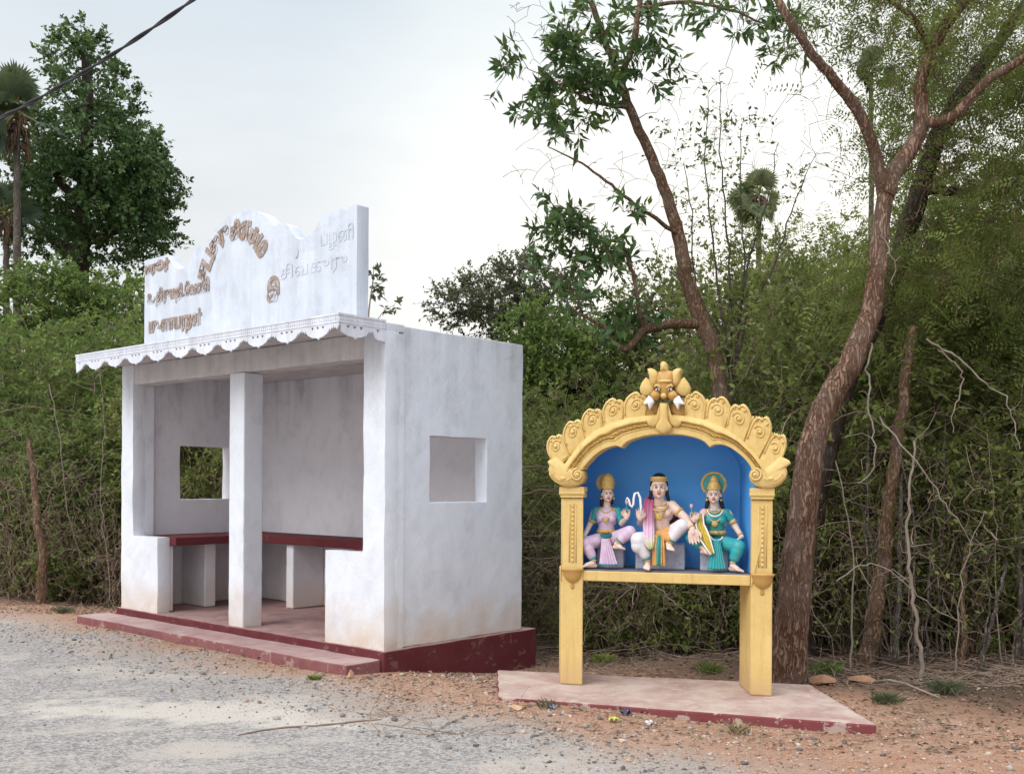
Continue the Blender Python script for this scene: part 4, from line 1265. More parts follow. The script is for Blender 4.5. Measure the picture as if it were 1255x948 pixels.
pr += [('c', J(721.5, 664, -0.09), 0.03, J(730.5, 685, -0.10), 0.019)]
foot(pr, J(730, 687.5, -0.105), J(717, 691.5, -0.15))
pr += [('c', J(772, 651, -0.10), 0.028, J(758, 664, -0.10), 0.018)]
foot(pr, J(757.5, 664, -0.105), J(766, 670, -0.13), 0.019)
blob(pr, 0.0036, 'body', M_SKIN, st)
face(P, r, 0.102, st, 0.25)
blob([('e', J(743.5, 631.5, 0.0), (0.080, 0.058, 0.06)), ('e', J(738, 634.5, -0.028), (0.034, 0.034, 0.032)), ('e', J(750, 634.5, -0.028), (0.034, 0.034, 0.032)), ('c', J(743.5, 640, 0.005), 0.058, J(743, 648, 0.01), 0.055)], 0.005, 'bodice', M_MAUVE, st)
blob([('c', J(731, 626, 0.02), 0.035, J(727.5, 636, 0.014), 0.031)], 0.005, 'sleeve', M_TEAL, st)
blob([('c', J(756.5, 626, 0.02), 0.035, J(760.5, 637, 0.0), 0.030)], 0.005, 'sleeve', M_TEAL, st)
ringband(st, J(726.3, 638, 0.013), (-0.3, 0, -1), 0.031, 0.018, M_ORN, 'armlet')
for sgn, hip, knee, ank in ((-1, J(736, 661, 0.0), J(721, 664, -0.10), J(730.5, 684, -0.10)), (1, J(750, 661, 0.0), J(772.5, 649.5, -0.10), J(759.5, 662, -0.105))):
    a = blob([('c', hip, 0.058, knee, 0.047), ('c', knee, 0.046, ank.lerp(knee, 0.25), 0.032), ('c', knee.lerp(ank, 0.3), 0.044, knee.lerp(ank, 0.7), 0.036)], 0.005, 'draped_leg', M_MAUVE, st)
    ringband(a, ank.lerp(knee, 0.12), knee - ank, 0.030, 0.016, M_TEAL, 'trouser_cuff')
    ringband(st, ank.lerp(knee, -0.06), knee - ank, 0.0235, 0.008, M_ORN, 'anklet')
blob([('e', J(743, 660.5, 0.02), (0.095, 0.075, 0.045))], 0.005, 'lap_cloth', M_MAUVE, st)
pleats(st, J(744, 658, -0.075), 0.06, J(749, 690, -0.125), 0.135, 6, M_MAUVE, hem=M_TEAL)
ringband(st, J(743, 650, 0.012), (0, 0, 1), 0.066, 0.030, M_ORN, 'belt')
MB().ball(J(744, 650, -0.055), (0.02, 0.01, 0.014), 12, 8).build('belt_clasp', M_ORN, st, smooth=True)
drape(st, [J(738, 653, -0.062), J(744, 656.5, -0.085), J(751, 653, -0.062)], [0.02, 0.026, 0.02], M_TEAL, 'waist_swag', 0.01, 2)
necklace(st, J(743.7, 621, 0.0), 0.042, 0.052, 0.0, 0.038)
necklace(st, J(743.7, 622, 0.0), 0.055, 0.064, 0.0, 0.078, pend=0.016)
blob([('e', P(0, r * 0.75, 0.02), (r * 1.12, r * 1.1, 0.056)), ('c', P(-r * 0.75, r * 0.9, -0.01), r * 0.42, P(-r * 1.0, r * 0.9, -0.075), r * 0.36), ('c', P(r * 0.75, r * 0.9, -0.01), r * 0.36, P(r * 0.85, r * 0.9, -0.065), r * 0.3)], 0.004, 'hair', M_HAIR, st)
cw = MB(); cw.lathe([(r * 1.12, 0.0), (r * 1.20, 0.012), (r * 1.12, 0.022), (r * 1.22, 0.035), (r * 1.18, 0.06), (r * 1.0, 0.085), (r * 0.72, 0.105), (r * 0.42, 0.115), (0.002, 0.118)], P(0, r * 0.3, 0.040), 22)
crw = cw.build('crown', M_ORN, st, smooth=True)
m = MB(); q = P(-r * 0.2, r * 1.25, 0.085); m.tube([q + Vector((0, -0.006, 0)), q + Vector((0, 0.008, 0))], [0.068, 0.064], 26); m.build('halo', M_ORN, crw)
for s in (-1, 1): MB().ball(P(s * r * 1.08, r * 0.2, -0.028), 0.009, 10, 8).build('earring', M_ORN, st, smooth=True)
flower(st, J(769, 614.5, -0.10), 0.022)

# ---------------------------------------------------------------- B: bare-chested man with crook
st = stand(810, 'seated_statue', 'painted seated bare-chested man statue with pink shawl and curled crook', 'statue')
fg = Fig(st, 810); J = fg.J
pr = []
P, r = head(pr, J(808, 594.5, -0.03), 0.116, 0.150, 0.05)
pr += [('c', J(808, 606, 0.0), 0.036, J(808.5, 616, 0.02), 0.042), ('e', J(809, 626, 0.02), (0.105, 0.06, 0.075)), ('e', J(809.5, 640, 0.01), (0.072, 0.052, 0.08)), ('e', J(810, 655, 0.02), (0.10, 0.08, 0.06)), ('c', J(796, 616, 0.02), 0.040, J(822, 616, 0.02), 0.040),
       ('e', J(802, 625, -0.025), (0.042, 0.032, 0.035)), ('e', J(816, 625, -0.025), (0.042, 0.032, 0.035))]
pr += [('c', J(794.5, 616, 0.02), 0.040, J(785.5, 637, 0.0), 0.030), ('c', J(785.5, 637, 0.0), 0.027, J(786, 630.5, -0.09), 0.021)]
hand(pr, J(786, 632.5, -0.095), (0.0, -0.05, 1), (0, -1, 0), 0.085, 0.25, -1)
pr += [('c', J(823.5, 616, 0.02), 0.040, J(841, 631, -0.05), 0.030), ('c', J(841, 631, -0.05), 0.029, J(849.5, 643, -0.165), 0.022)]
hand(pr, J(849.5, 643, -0.168), (0.16, -0.10, -1), (0.1, -1, 0.1), 0.112, 0.14, 1, 0.05)
pr += [('c', J(783.5, 660, -0.12), 0.038, J(796, 683, -0.11), 0.024)]
foot(pr, J(796.5, 686, -0.11), J(794.5, 692, -0.185), 0.024)
pr += [('c', J(838, 641, -0.12), 0.038, J(822, 659, -0.12), 0.024)]
foot(pr, J(820.5, 662, -0.12), J(824, 668.5, -0.18), 0.024)
blob(pr, 0.0042, 'body', M_SKIN, st)
face(P, r, 0.150, st, 0.05)
hr = []
for s in (-1, 1):
    hr += [('c', P(s * r * 0.85, r * 0.55, 0.04), r * 0.30, P(s * r * 1.02, r * 0.5, -0.05), r * 0.26), ('c', P(s * r * 1.02, r * 0.5, -0.05), r * 0.26, P(s * r * 1.22, r * 0.6, -0.088), r * 0.24)]
blob(hr + [('e', P(0, r * 0.62, 0.050), (r * 1.10, r * 1.12, 0.066))], 0.005, 'hair', M_HAIR, st)
m = MB(); m.lathe([(r * 1.07, 0), (r * 1.12, 0.008), (r * 1.10, 0.02), (r * 1.13, 0.028), (r * 1.06, 0.034)], (0, 0, 0), 24, 1, 1.08)
m.v = [tuple(P(x, y + r * 0.42, z + 0.052)) for x, y, z in m.v]; m.build('headband', M_ORN, st, smooth=True)
a1 = blob([('c', J(803, 658, 0.0), 0.072, J(784.5, 657.5, -0.12), 0.060), ('c', J(784.5, 657.5, -0.12), 0.058, J(793, 675, -0.115), 0.042), ('e', J(784.5, 664, -0.12), (0.055, 0.055, 0.06))], 0.0055, 'trouser_leg', M_PANTS, st)
ringband(a1, J(795.2, 679.5, -0.112), (0.45, 0, -1), 0.035, 0.017, M_TEAL, 'trouser_cuff')
a2 = blob([('c', J(816, 657, 0.0), 0.072, J(836.5, 639.5, -0.12), 0.052), ('c', J(836.5, 639.5, -0.12), 0.050, J(825, 654, -0.12), 0.036)], 0.0055, 'trouser_leg', M_PANTS, st)
ringband(a2, J(823.5, 656.5, -0.12), (-0.6, 0, -0.8), 0.033, 0.017, M_TEAL, 'trouser_cuff')
ringband(st, J(796.5, 683.5, -0.11), (0.3, 0, -1), 0.028, 0.010, M_ORN, 'anklet')
ringband(st, J(821.5, 660, -0.12), (-0.5, 0, -0.8), 0.028, 0.010, M_ORN, 'anklet')
blob([('c', J(811, 652, -0.045), 0.045, J(831, 641, -0.10), 0.030), ('c', J(812, 654, -0.06), 0.045, J(822, 655, -0.125), 0.032), ('e', J(810, 653, 0.01), (0.098, 0.085, 0.045))], 0.0055, 'waist_cloth', M_SAFF, st)
drape(st, [J(809.5, 650, -0.105), J(809.5, 664, -0.155), J(810, 688, -0.165)], [0.06, 0.085, 0.10], M_SAFF, 'hanging_panel', 0.012, 2)
drape(st, [J(809.5, 651, -0.122), J(809.5, 664, -0.172), J(810, 687, -0.182)], [0.03, 0.042, 0.038], M_TEAL, 'inner_panel', 0.012, 1, M_ORN)
MB().ball(J(809, 649.5, -0.075), (0.035, 0.02, 0.022), 12, 8).build('waist_knot', M_SAFF, st, smooth=True)
drape(st, [J(797, 605, 0.055), J(796, 610, -0.035), J(795, 622, -0.065), J(796, 640, -0.085), J(798, 660, -0.165), J(801, 668, -0.17)], [0.05, 0.075, 0.09, 0.085, 0.075, 0.03], M_SHAWL, 'shawl', 0.014, 3)
drape(st, [J(823, 622, 0.085), J(829, 640, 0.075)], [0.09, 0.11], M_MAROON, 'cloak', 0.02, 3)
necklace(st, J(808.5, 612, 0.0), 0.052, 0.060, 0.0, 0.025)
necklace(st, J(808.5, 613, 0.0), 0.066, 0.074, 0.0, 0.058, rad=0.007)
necklace(st, J(809, 614, 0.0), 0.055, 0.078, 0.0, 0.075, rad=0.005, pend=0.028)
ringband(st, J(832.5, 623.8, -0.016), (0.75, -0.3, -0.65), 0.040, 0.02, M_ORN, 'armlet')
ringband(st, J(848.2, 641, -0.152), (0.5, -0.4, -0.7), 0.0255, 0.012, M_ORN, 'bracelet')
crk = [(787.5, 628), (787.5, 617), (786.5, 606), (783.5, 600), (780, 601), (778.7, 607), (778.5, 614), (776.8, 617.3), (774, 614.5), (773, 609), (770.8, 606.2), (769.2, 609.5)]
MB().tube([J(a, b, -0.135) for a, b in crk], [0.009] * 9 + [0.008, 0.007, 0.004], 10).build('crook', M_WHITE, st, smooth=True)

# ---------------------------------------------------------------- C: woman in teal
st = stand(878, 'seated_statue', 'painted seated woman statue in teal cloth with round green halo', 'statue'); st.scale = (1.06, 1.04, 1.03)
fg = Fig(st, 878); J = fg.J
pr = []
P, r = head(pr, J(875.3, 605.5, -0.02), 0.092, 0.110, -0.05)
pr += [('c', J(875.5, 613, 0.01), 0.028, J(876.5, 622, 0.02), 0.032), ('e', J(877, 634, 0.02), (0.085, 0.05, 0.078)), ('e', J(878.5, 648, 0.02), (0.062, 0.048, 0.06)), ('e', J(879, 661, 0.03), (0.085, 0.07, 0.05)), ('c', J(864.5, 626, 0.02), 0.03, J(890, 626, 0.02), 0.03)]
pr += [('c', J(864, 627, 0.02), 0.030, J(856.5, 641, -0.01), 0.023), ('c', J(856.5, 641, -0.01), 0.021, J(853.8, 634.5, -0.08), 0.016)]
hand(pr, J(853.5, 635.5, -0.085), (-0.05, -0.1, 1), (0.1, -1, 0), 0.075, 0.75, -1)
pr += [('c', J(891, 627, 0.02), 0.030, J(899, 641, 0.01), 0.024), ('c', J(899, 641, 0.01), 0.023, J(906.5, 653, -0.05), 0.017)]
hand(pr, J(906, 654.5, -0.055), (-0.9, -0.5, -0.45), (0, -0.4, -1), 0.07, 0.2, 1)
pr += [('c', J(903, 666, -0.10), 0.03, J(896.5, 684, -0.10), 0.019)]
foot(pr, J(896.5, 686.5, -0.105), J(906, 692, -0.16))
pr += [('c', J(850.5, 656, -0.055), 0.026, J(863, 666, -0.10), 0.018)]
foot(pr, J(864.5, 667, -0.105), J(870, 673.5, -0.14), 0.019)
blob(pr, 0.0036, 'body', M_SKIN, st)
face(P, r, 0.108, st, -0.05)
blob([('e', J(877, 632, 0.0), (0.082, 0.058, 0.055)), ('e', J(871, 635, -0.028), (0.035, 0.034, 0.032)), ('e', J(884, 635, -0.028), (0.035, 0.034, 0.032)), ('c', J(878, 640, 0.005), 0.058, J(878.5, 647, 0.01), 0.055), ('c', J(889, 626.5, 0.02), 0.036, J(894, 633, 0.016), 0.031)], 0.005, 'bodice', M_TEAL, st)
blob([('c', J(864.5, 626.5, 0.02), 0.035, J(860.5, 635, 0.005), 0.031)], 0.005, 'sleeve', M_PINK, st)
ringband(st, J(896.5, 637, 0.013), (0.45, 0, -1), 0.029, 0.02, M_ORN, 'armlet')
ringband(st, J(905, 650.5, -0.04), (0.5, -0.4, -1), 0.021, 0.012, M_ORN, 'bracelet')
for sgn, hip, knee, ank in ((-1, J(871, 662, 0.0), J(851, 655, -0.055), J(861.5, 664.5, -0.09)), (1, J(887, 662, 0.0), J(903, 664, -0.10), J(897, 682.5, -0.10))):
    a = blob([('c', hip, 0.058, knee, 0.048), ('c', knee, 0.047, ank.lerp(knee, 0.25), 0.033), ('c', knee.lerp(ank, 0.3), 0.046, knee.lerp(ank, 0.7), 0.038)], 0.005, 'draped_leg', M_AQUA, st)
    ringband(st, ank.lerp(knee, -0.06), knee - ank, 0.0235, 0.008, M_ORN, 'anklet')
blob([('e', J(879, 661, 0.02), (0.10, 0.08, 0.045))], 0.005, 'lap_cloth', M_AQUA, st)
pleats(st, J(878, 657, -0.075), 0.06, J(879, 691, -0.125), 0.125, 6, M_AQUA, hem=M_TEAL)
ringband(st, J(878.5, 649, 0.012), (0, 0, 1), 0.066, 0.028, M_ORN, 'belt')
MB().ball(J(878, 649, -0.055), (0.026, 0.01, 0.014), 12, 8).build('belt_clasp', M_ORN, st, smooth=True)
necklace(st, J(878.5, 653, -0.02), 0.04, 0.055, 0.0, 0.03, M_WHITE, 0.006, 'waist_swag')
necklace(st, J(878.5, 653.5, -0.02), 0.048, 0.062, 0.0, 0.05, M_TEAL, 0.008, 'waist_swag')
drape(st, [J(860.5, 627, -0.03), J(860, 640, -0.07), J(866, 655, -0.125), J(874.5, 673, -0.16)], [0.03, 0.055, 0.065, 0.02], M_YEL, 'sash', 0.012, 2, M_WHITE)
necklace(st, J(876.5, 621, 0.0), 0.040, 0.050, 0.0, 0.030, M_ORN)
necklace(st, J(876.5, 622, 0.0), 0.050, 0.060, 0.0, 0.048, M_WHITE, 0.005)
necklace(st, J(876.5, 622, 0.0), 0.058, 0.066, 0.0, 0.085, pend=0.022)
blob([('e', P(0, r * 0.75, 0.02), (r * 1.10, r * 1.1, 0.056)), ('c', P(-r * 0.8, r * 0.9, -0.01), r * 0.36, P(-r * 1.15, r * 0.9, -0.085), r * 0.32), ('c', P(r * 0.8, r * 0.9, -0.01), r * 0.36, P(r * 1.25, r * 0.9, -0.085), r * 0.32)], 0.004, 'hair', M_HAIR, st)
cw = MB(); cw.lathe([(r * 1.02, 0.0), (r * 1.08, 0.010), (r * 0.98, 0.022), (r * 0.86, 0.045), (r * 0.62, 0.062), (r * 0.66, 0.070), (r * 0.44, 0.090), (r * 0.3, 0.098), (0.002, 0.104)], P(0, r * 0.3, 0.038), 22)
crw = cw.build('crown', M_ORN, st, smooth=True)
q = J(875, 592, 0.035)
m = MB(); m.tube([q + Vector((0, -0.004, 0)), q + Vector((0, 0.008, 0))], [0.076, 0.074], 30); ha = m.build('halo', M_TEAL, crw)
m = MB(); m.tube([q + Vector((0.079 * math.cos(a), -0.004, 0.079 * math.sin(a))) for a in np.linspace(0, 2 * math.pi, 37)], 0.008, 8)
for k in range(28):
    a = 2 * math.pi * k / 28; m.ball(q + Vector((0.085 * math.cos(a), -0.006, 0.085 * math.sin(a))), 0.007, 8, 6)
m.build('halo_rim', M_ORN, ha, smooth=True)
for s in (-1, 1): MB().ball(P(s * r * 1.06, r * 0.2, -0.032), 0.010, 10, 8).build('earring', M_ORN, st, smooth=True)
flower(st, J(850.5, 618, -0.10), 0.022)
# ================================================================== plants
def nrm(a): return a / np.maximum(np.linalg.norm(a, axis=-1, keepdims=True), 1e-9)


def rdir(n): return nrm(rng.normal(size=(n, 3)))


class Plant:
    """skeleton of tapered limbs, foliage sprays at the ends of twigs, leaves as small folded faces"""
    def __init__(s): s.lines = []; s.pts = np.zeros((0, 3)); s.rad = np.zeros(0); s.leaf = []; s.dirs = []

    def limb(s, pts, rad, n=8, wob=0.0, node=True):
        P = np.array([tuple(p) for p in pts], float); Rr = np.array(rad if np.ndim(rad) else [rad] * len(P), float)
        d = np.r_[0, np.cumsum(np.linalg.norm(np.diff(P, axis=0), axis=1))]; d /= max(d[-1], 1e-9)
        # smooth the path a little (Catmull-Rom on a finer parameter)
        m = max(len(P) * 4, 8); t = np.linspace(0, 1, m)
        Q = np.stack([np.interp(t, d, P[:, k]) for k in range(3)], -1)
        for _ in range(2): Q[1:-1] = 0.25 * Q[:-2] + 0.5 * Q[1:-1] + 0.25 * Q[2:]
        if wob: Q[1:-1] += rng.normal(0, wob, (m - 2, 3))
        r = np.interp(t, d, Rr)
        s.lines.append((Q, r, n))
        if node: s.pts = np.vstack([s.pts, Q]); s.rad = np.r_[s.rad, r]
        return Q

    def attach(s, targets, r_tip=0.004, r_max=0.03, wob=0.06, sag=0.0, n=5, node=True):
        """grow a thin branch from the nearest limb to each target"""
        T = np.asarray(targets, float)
        d0 = np.array([np.min(np.sum((s.pts - t) ** 2, 1)) for t in T])
        for i in np.argsort(d0):
            t = T[i]; dd = np.linalg.norm(s.pts - t, axis=1); dd = dd + 0.25 * np.maximum(0, s.pts[:, 2] - t[2])
            j = int(np.argmin(dd)); a = s.pts[j]; L = np.linalg.norm(t - a)
            if L < 0.02: continue
            k = max(3, int(L / 0.18) + 2)
            u = np.linspace(0, 1, k)[:, None]
            Q = a + (t - a) * u
            bow = rng.normal(0, wob, 3) * L; bow[2] += 0.12 * L - sag * L
            Q = Q + bow * (4 * u * (1 - u)) * 0.6
            Q[1:-1] += rng.normal(0, wob * 0.10 * L, (k - 2, 3))
            r0 = min(s.rad[j] * 0.7, r_tip + 0.010 * L, r_max)
            r = r0 + (r_tip - r0) * u[:, 0]
            s.lines.append((Q, r, n))
            if node: s.pts = np.vstack([s.pts, Q[1:]]); s.rad = np.r_[s.rad, r[1:]]

    def sprays(s, C, out, kind, per=(4, 10), spread=0.35, size=1.0, twig=True, v0=0.0, tr=0.003):
        """leafy twigs round the points C pointing outwards"""
        C = np.asarray(C, float); out = nrm(np.asarray(out, float)); n = len(C); nt, nl = per
        td = nrm(np.repeat(out, nt, 0) * 0.8 + rdir(n * nt) * 0.9 + np.array([0, 0, 0.15]))
        L = spread * rng.uniform(0.55, 1.25, n * nt)
        base = np.repeat(C, nt, 0)
        cv = np.repeat(rng.uniform(0, 1, n), nt)
        if twig:
            u = np.linspace(0, 1, 4)
            for k in range(n * nt):
                bend = np.array([0, 0, -0.18 * L[k]])
                Q = base[k] + td[k] * (u[:, None] * L[k]) + bend * (u[:, None] ** 2)
                s.lines.append((Q, tr * (1 - 0.6 * u), 3))
        if kind == 'pinnate':
            # compound leaves: a rachis with pairs of leaflets
            m = n * nt * nl; i = np.repeat(np.arange(n * nt), nl)
            u = rng.uniform(0.1, 1, m); p = base[i] + td[i] * (u * L[i])[:, None]; p[:, 2] -= 0.18 * L[i] * u ** 2
            side = nrm(np.cross(td[i], rdir(m))); rd = nrm(td[i] * 0.5 + side + np.array([0, 0, -0.25]))
            q = 7; rl = 0.15 * size * rng.uniform(0.7, 1.3, m)
            j = np.repeat(np.arange(m), q * 2); f = np.tile(np.repeat((np.arange(q) + 0.6) / q, 2), m); sg = np.tile([1, -1], m * q)
            nn = nrm(np.cross(rd, rdir(m)) + np.array([0, 0, 0.8])); sd = nrm(np.cross(rd, nn))
            P = p[j] + rd[j] * (rl[j] * f)[:, None]; P[:, 2] -= 0.05 * size * f ** 2
            D = nrm(sd[j] * sg[:, None] + rd[j] * 0.35 + rng.normal(0, 0.12, (len(j), 3)))
            LL = 0.034 * size * rng.uniform(0.8, 1.2, len(j)) * (1 - 0.45 * f); W = LL * 0.34
            N = nn[j]; V = np.clip(0.55 * cv[i][j] + 0.25 * rng.uniform(0, 1, m)[j] + 0.2 * rng.uniform(0, 1, len(j)) + v0, 0, 1)
        else:
            m = n * nt * nl; i = np.repeat(np.arange(n * nt), nl)
            if kind == 'broad':   # long leaves in drooping rosettes at the twig ends
                u = rng.uniform(0.2, 1.0, m); a, b, lw, droop = 0.08, 0.20, 0.32, 0.45
            elif kind == 'oval':
                u = rng.uniform(0.15, 1.0, m); a, b, lw, droop = 0.055, 0.10, 0.50, 0.15
            elif kind == 'clump':
                u = rng.uniform(0.0, 1.0, m); a, b, lw, droop = 0.12, 0.24, 0.55, 0.12
            else:                 # small
                u = rng.uniform(0.05, 1.0, m); a, b, lw, droop = 0.028, 0.055, 0.50, 0.05
            P = base[i] + td[i] * (u * L[i])[:, None]; P[:, 2] -= 0.18 * L[i] * u ** 2
            D = nrm(td[i] * 0.55 + rdir(m) * 0.9 + np.array([0, 0, -droop]))
            N = nrm(rdir(m) * 0.9 + np.array([0, 0, 0.7])); N = nrm(N - D * np.sum(N * D, 1)[:, None])
            LL = rng.uniform(a, b, m) * size; W = LL * lw
            V = np.clip(0.5 * cv[i] + 0.5 * rng.uniform(0, 1, m) + v0, 0, 1)
        S = np.cross(D, N)
        mid = P + D * (LL * 0.45)[:, None]
        fold = N * (W * 0.18)[:, None]
        quad = np.stack([P, mid + S * (W / 2)[:, None] + fold, P + D * LL[:, None], mid - S * (W / 2)[:, None] + fold], 1)
        s.leaf.append((quad, V))

    def wood_arrays(s):
        vs, fs, off = [], [], 0
        for Q, r, n in s.lines:
            k = len(Q)
            t = np.gradient(Q, axis=0); t = nrm(t)
            if n >= 7:
                a = np.zeros_like(Q); c_ = np.cross(t[0], [0.1, 1, 0.05]); c_ /= np.linalg.norm(c_); a[0] = c_
                for i_ in range(1, k):
                    c_ = c_ - t[i_] * c_.dot(t[i_]); c_ = c_ / np.linalg.norm(c_); a[i_] = c_
                b = np.cross(t, a); w_ = np.arange(n) * 2 * math.pi / n
                lob = 1 + (0.05 * np.sin(w_ * 3 + 1)[None] * np.sin(np.arange(k) * 0.35)[:, None] + 0.04 * np.sin(w_ * 2 + np.arange(k)[:, None] * 0.23) if n >= 10 else 0.0 * w_[None])
                ring = Q[:, None] + (a[:, None] * np.cos(w_)[None, :, None] + b[:, None] * np.sin(w_)[None, :, None]) * (r[:, None] * lob)[..., None]
                vs.append(ring.reshape(-1, 3))
                i = np.arange(k - 1)[:, None] * n; j = np.arange(n)[None]; j2 = (j + 1) % n
                fs.append((np.stack([i + j, i + j2, i + n + j2, i + n + j], -1) + off).reshape(-1, 4)); off += k * n
                continue
            a = np.cross(t, np.array([0.31, 0.17, 0.93])); bad = np.linalg.norm(a, axis=1) < 0.05
            a[bad] = np.cross(t[bad], np.array([1, 0, 0])); a = nrm(a); b = np.cross(t, a)
            w_ = np.arange(n) * 2 * math.pi / n
            ring = Q[:, None] + (a[:, None] * np.cos(w_)[None, :, None] + b[:, None] * np.sin(w_)[None, :, None]) * r[:, None, None]
            vs.append(ring.reshape(-1, 3))
            i = np.arange(k - 1)[:, None] * n; j = np.arange(n)[None]; j2 = (j + 1) % n
            fs.append((np.stack([i + j, i + j2, i + n + j2, i + n + j], -1) + off).reshape(-1, 4)); off += k * n
        if not vs: return np.zeros((0, 3)), np.zeros((0, 4), int)
        return np.concatenate(vs), np.concatenate(fs)

    def leaf_arrays(s):
        q = np.concatenate([a for a, _ in s.leaf]); v = np.concatenate([b for _, b in s.leaf])
        return q.reshape(-1, 3), np.arange(len(q) * 4).reshape(-1, 4), v


def inside(blobs, n):
    """points in a union of ellipsoids [(centre, (rx, ry, rz), weight)], more of them near the rim"""
    w_ = np.array([b[2] if len(b) > 2 else b[1][0] * b[1][1] * b[1][2] for b in blobs], float); w_ /= w_.sum()
    k = rng.choice(len(blobs), n, p=w_)
    d = rdir(n) * (rng.uniform(0.15, 1, n) ** 0.45)[:, None]
    C = np.array([tuple(b[0]) for b in blobs]); Rr = np.array([b[1] for b in blobs])
    P = C[k] + d * Rr[k]
    return P, nrm(d * Rr[k] + np.array([0, 0, 0.15]))


GREEN_DARK = leaf_mat('leaves_dark_green', [(0.0, (0.034, 0.074, 0.024)), (0.5, (0.066, 0.138, 0.040)), (1.0, (0.15, 0.23, 0.07))], 0.25, 0.45, 0.4)
GREEN_BROAD = leaf_mat('leaves_broad', [(0.0, (0.025, 0.065, 0.020)), (0.55, (0.055, 0.125, 0.032)), (1.0, (0.15, 0.20, 0.05))], 0.3, 0.4, 0.45)
GREEN_OLIVE = leaf_mat('leaves_olive', [(0.0, (0.062, 0.088, 0.022)), (0.5, (0.155, 0.198, 0.048)), (0.88, (0.27, 0.31, 0.085)), (1.0, (0.26, 0.21, 0.11))], 0.4)
GREEN_FRESH = leaf_mat('leaves_fresh', [(0.0, (0.060, 0.108, 0.022)), (0.55, (0.138, 0.222, 0.048)), (1.0, (0.28, 0.33, 0.09))], 0.4)
GREEN_GREY = leaf_mat('leaves_greyish', [(0.0, (0.055, 0.068, 0.040)), (0.6, (0.105, 0.122, 0.070)), (1.0, (0.16, 0.17, 0.10))], 0.35)
PALM_HAZED = leaf_mat('palm_fronds_far', [(0.0, (0.11, 0.15, 0.08)), (1.0, (0.24, 0.27, 0.15))], 0.45)  # paler copy of the frond greens, distance haze put into the colour
PALM_MAT = leaf_mat('palm_fronds', [(0.0, (0.055, 0.085, 0.055)), (0.6, (0.10, 0.145, 0.085)), (1.0, (0.19, 0.21, 0.10))], 0.25, 0.4, 0.45)
BARK_RED = bark('bark_red_brown', (0.33, 0.215, 0.150), (0.11, 0.046, 0.026), 1.15)
BARK_TAN = bark('bark_tan', (0.31, 0.21, 0.14), (0.14, 0.07, 0.035), 1.2, 0.3)
BARK_DARK = bark('bark_dark', (0.115, 0.082, 0.062), (0.04, 0.028, 0.022), 1.2)
BARK_GREY = bark('bark_grey', (0.22, 0.185, 0.155), (0.085, 0.066, 0.054), 1.6, 0.3)
TWIG = paint('dry_twigs', (0.34, 0.255, 0.20), 0.4, 0.9, 9, dark=(0.13, 0.08, 0.055), spec=0.1)
TWIG_PALE = paint('pale_dead_wood', (0.31, 0.26, 0.215), 0.4, 0.9, 14, dark=(0.16, 0.12, 0.09), spec=0.1)


def finish(pl, name, label, cat, wood, leaves=None, group=None, base=None, wood_name='trunk', leaf_name='crown', kind=None):
    """a plant as one thing: an Empty at its foot with its wood and its crown"""
    b = np.array(base if base is not None else pl.lines[0][0][0], float)
    e = empty(name, tuple(b), 0, label, cat, group)
    v, f = pl.wood_arrays()
    link_mesh(wood_name, mesh_np(wood_name, v - b, f), wood, e, smooth=True)
    if pl.leaf:
        v, f, a = pl.leaf_arrays()
        link_mesh(leaf_name, mesh_np(leaf_name, v - b, f, a), leaves, e)
    return e


A = lambda px, py, Y: np.array(at(px, py, Y))


def GZ(x, y): return float(ground_z(x, y))


def foot_at(px, Y):
    p = at(px, 600, Y); return np.array([p.x, Y, GZ(p.x, Y) - 0.05])


def PB(px, py, Y, rpx, rpy, ry=None, wgt=None):
    """a crown lobe given by its picture size at depth Y"""
    k = Y / F
    b = (A(px, py, Y), (rpx * k, ry if ry else rpx * k * 0.8, rpy * k))
    return b + ((wgt,) if wgt else ())


# ------------------------------------------------------------------ scrub: prototypes baked into a few masses
def scrub_proto(h, r, stems, ncl, kind, per, spread, size, r_stem=0.016, low=0.12, nlow=0):
    p = Plant()
    for k in range(stems):
        a = rng.uniform(0, 6.28); q = rng.uniform(0.0, 0.30) * r
        b = np.array([math.cos(a) * q, math.sin(a) * q, -0.1]); a2 = a + rng.normal(0, 0.7); ln = rng.uniform(0.6, 1.1) * h
        lean = rng.uniform(0.1, 0.75) * r
        pts = [b + np.array([math.cos(a2) * lean * t ** 1.6, math.sin(a2) * lean * t ** 1.6, ln * (t - 0.16 * t * t)]) for t in np.linspace(0, 1, 6)]
        rr = r_stem * rng.uniform(0.5, 1.2)
        p.limb(pts, np.linspace(rr, 0.005, 6), 5, 0.03)
    bl = [(np.array([0, 0, h * 0.60]), (r, r, h * 0.42), 1.0), (np.array([0, 0, h * 0.30]), (r * 0.9, r * 0.9, h * 0.3), low)]
    T, o = inside(bl, ncl)
    p.attach(T, 0.003, 0.012, 0.10, n=4)
    if kind: p.sprays(T, o, kind, per, spread, size, tr=0.0025)
    return p


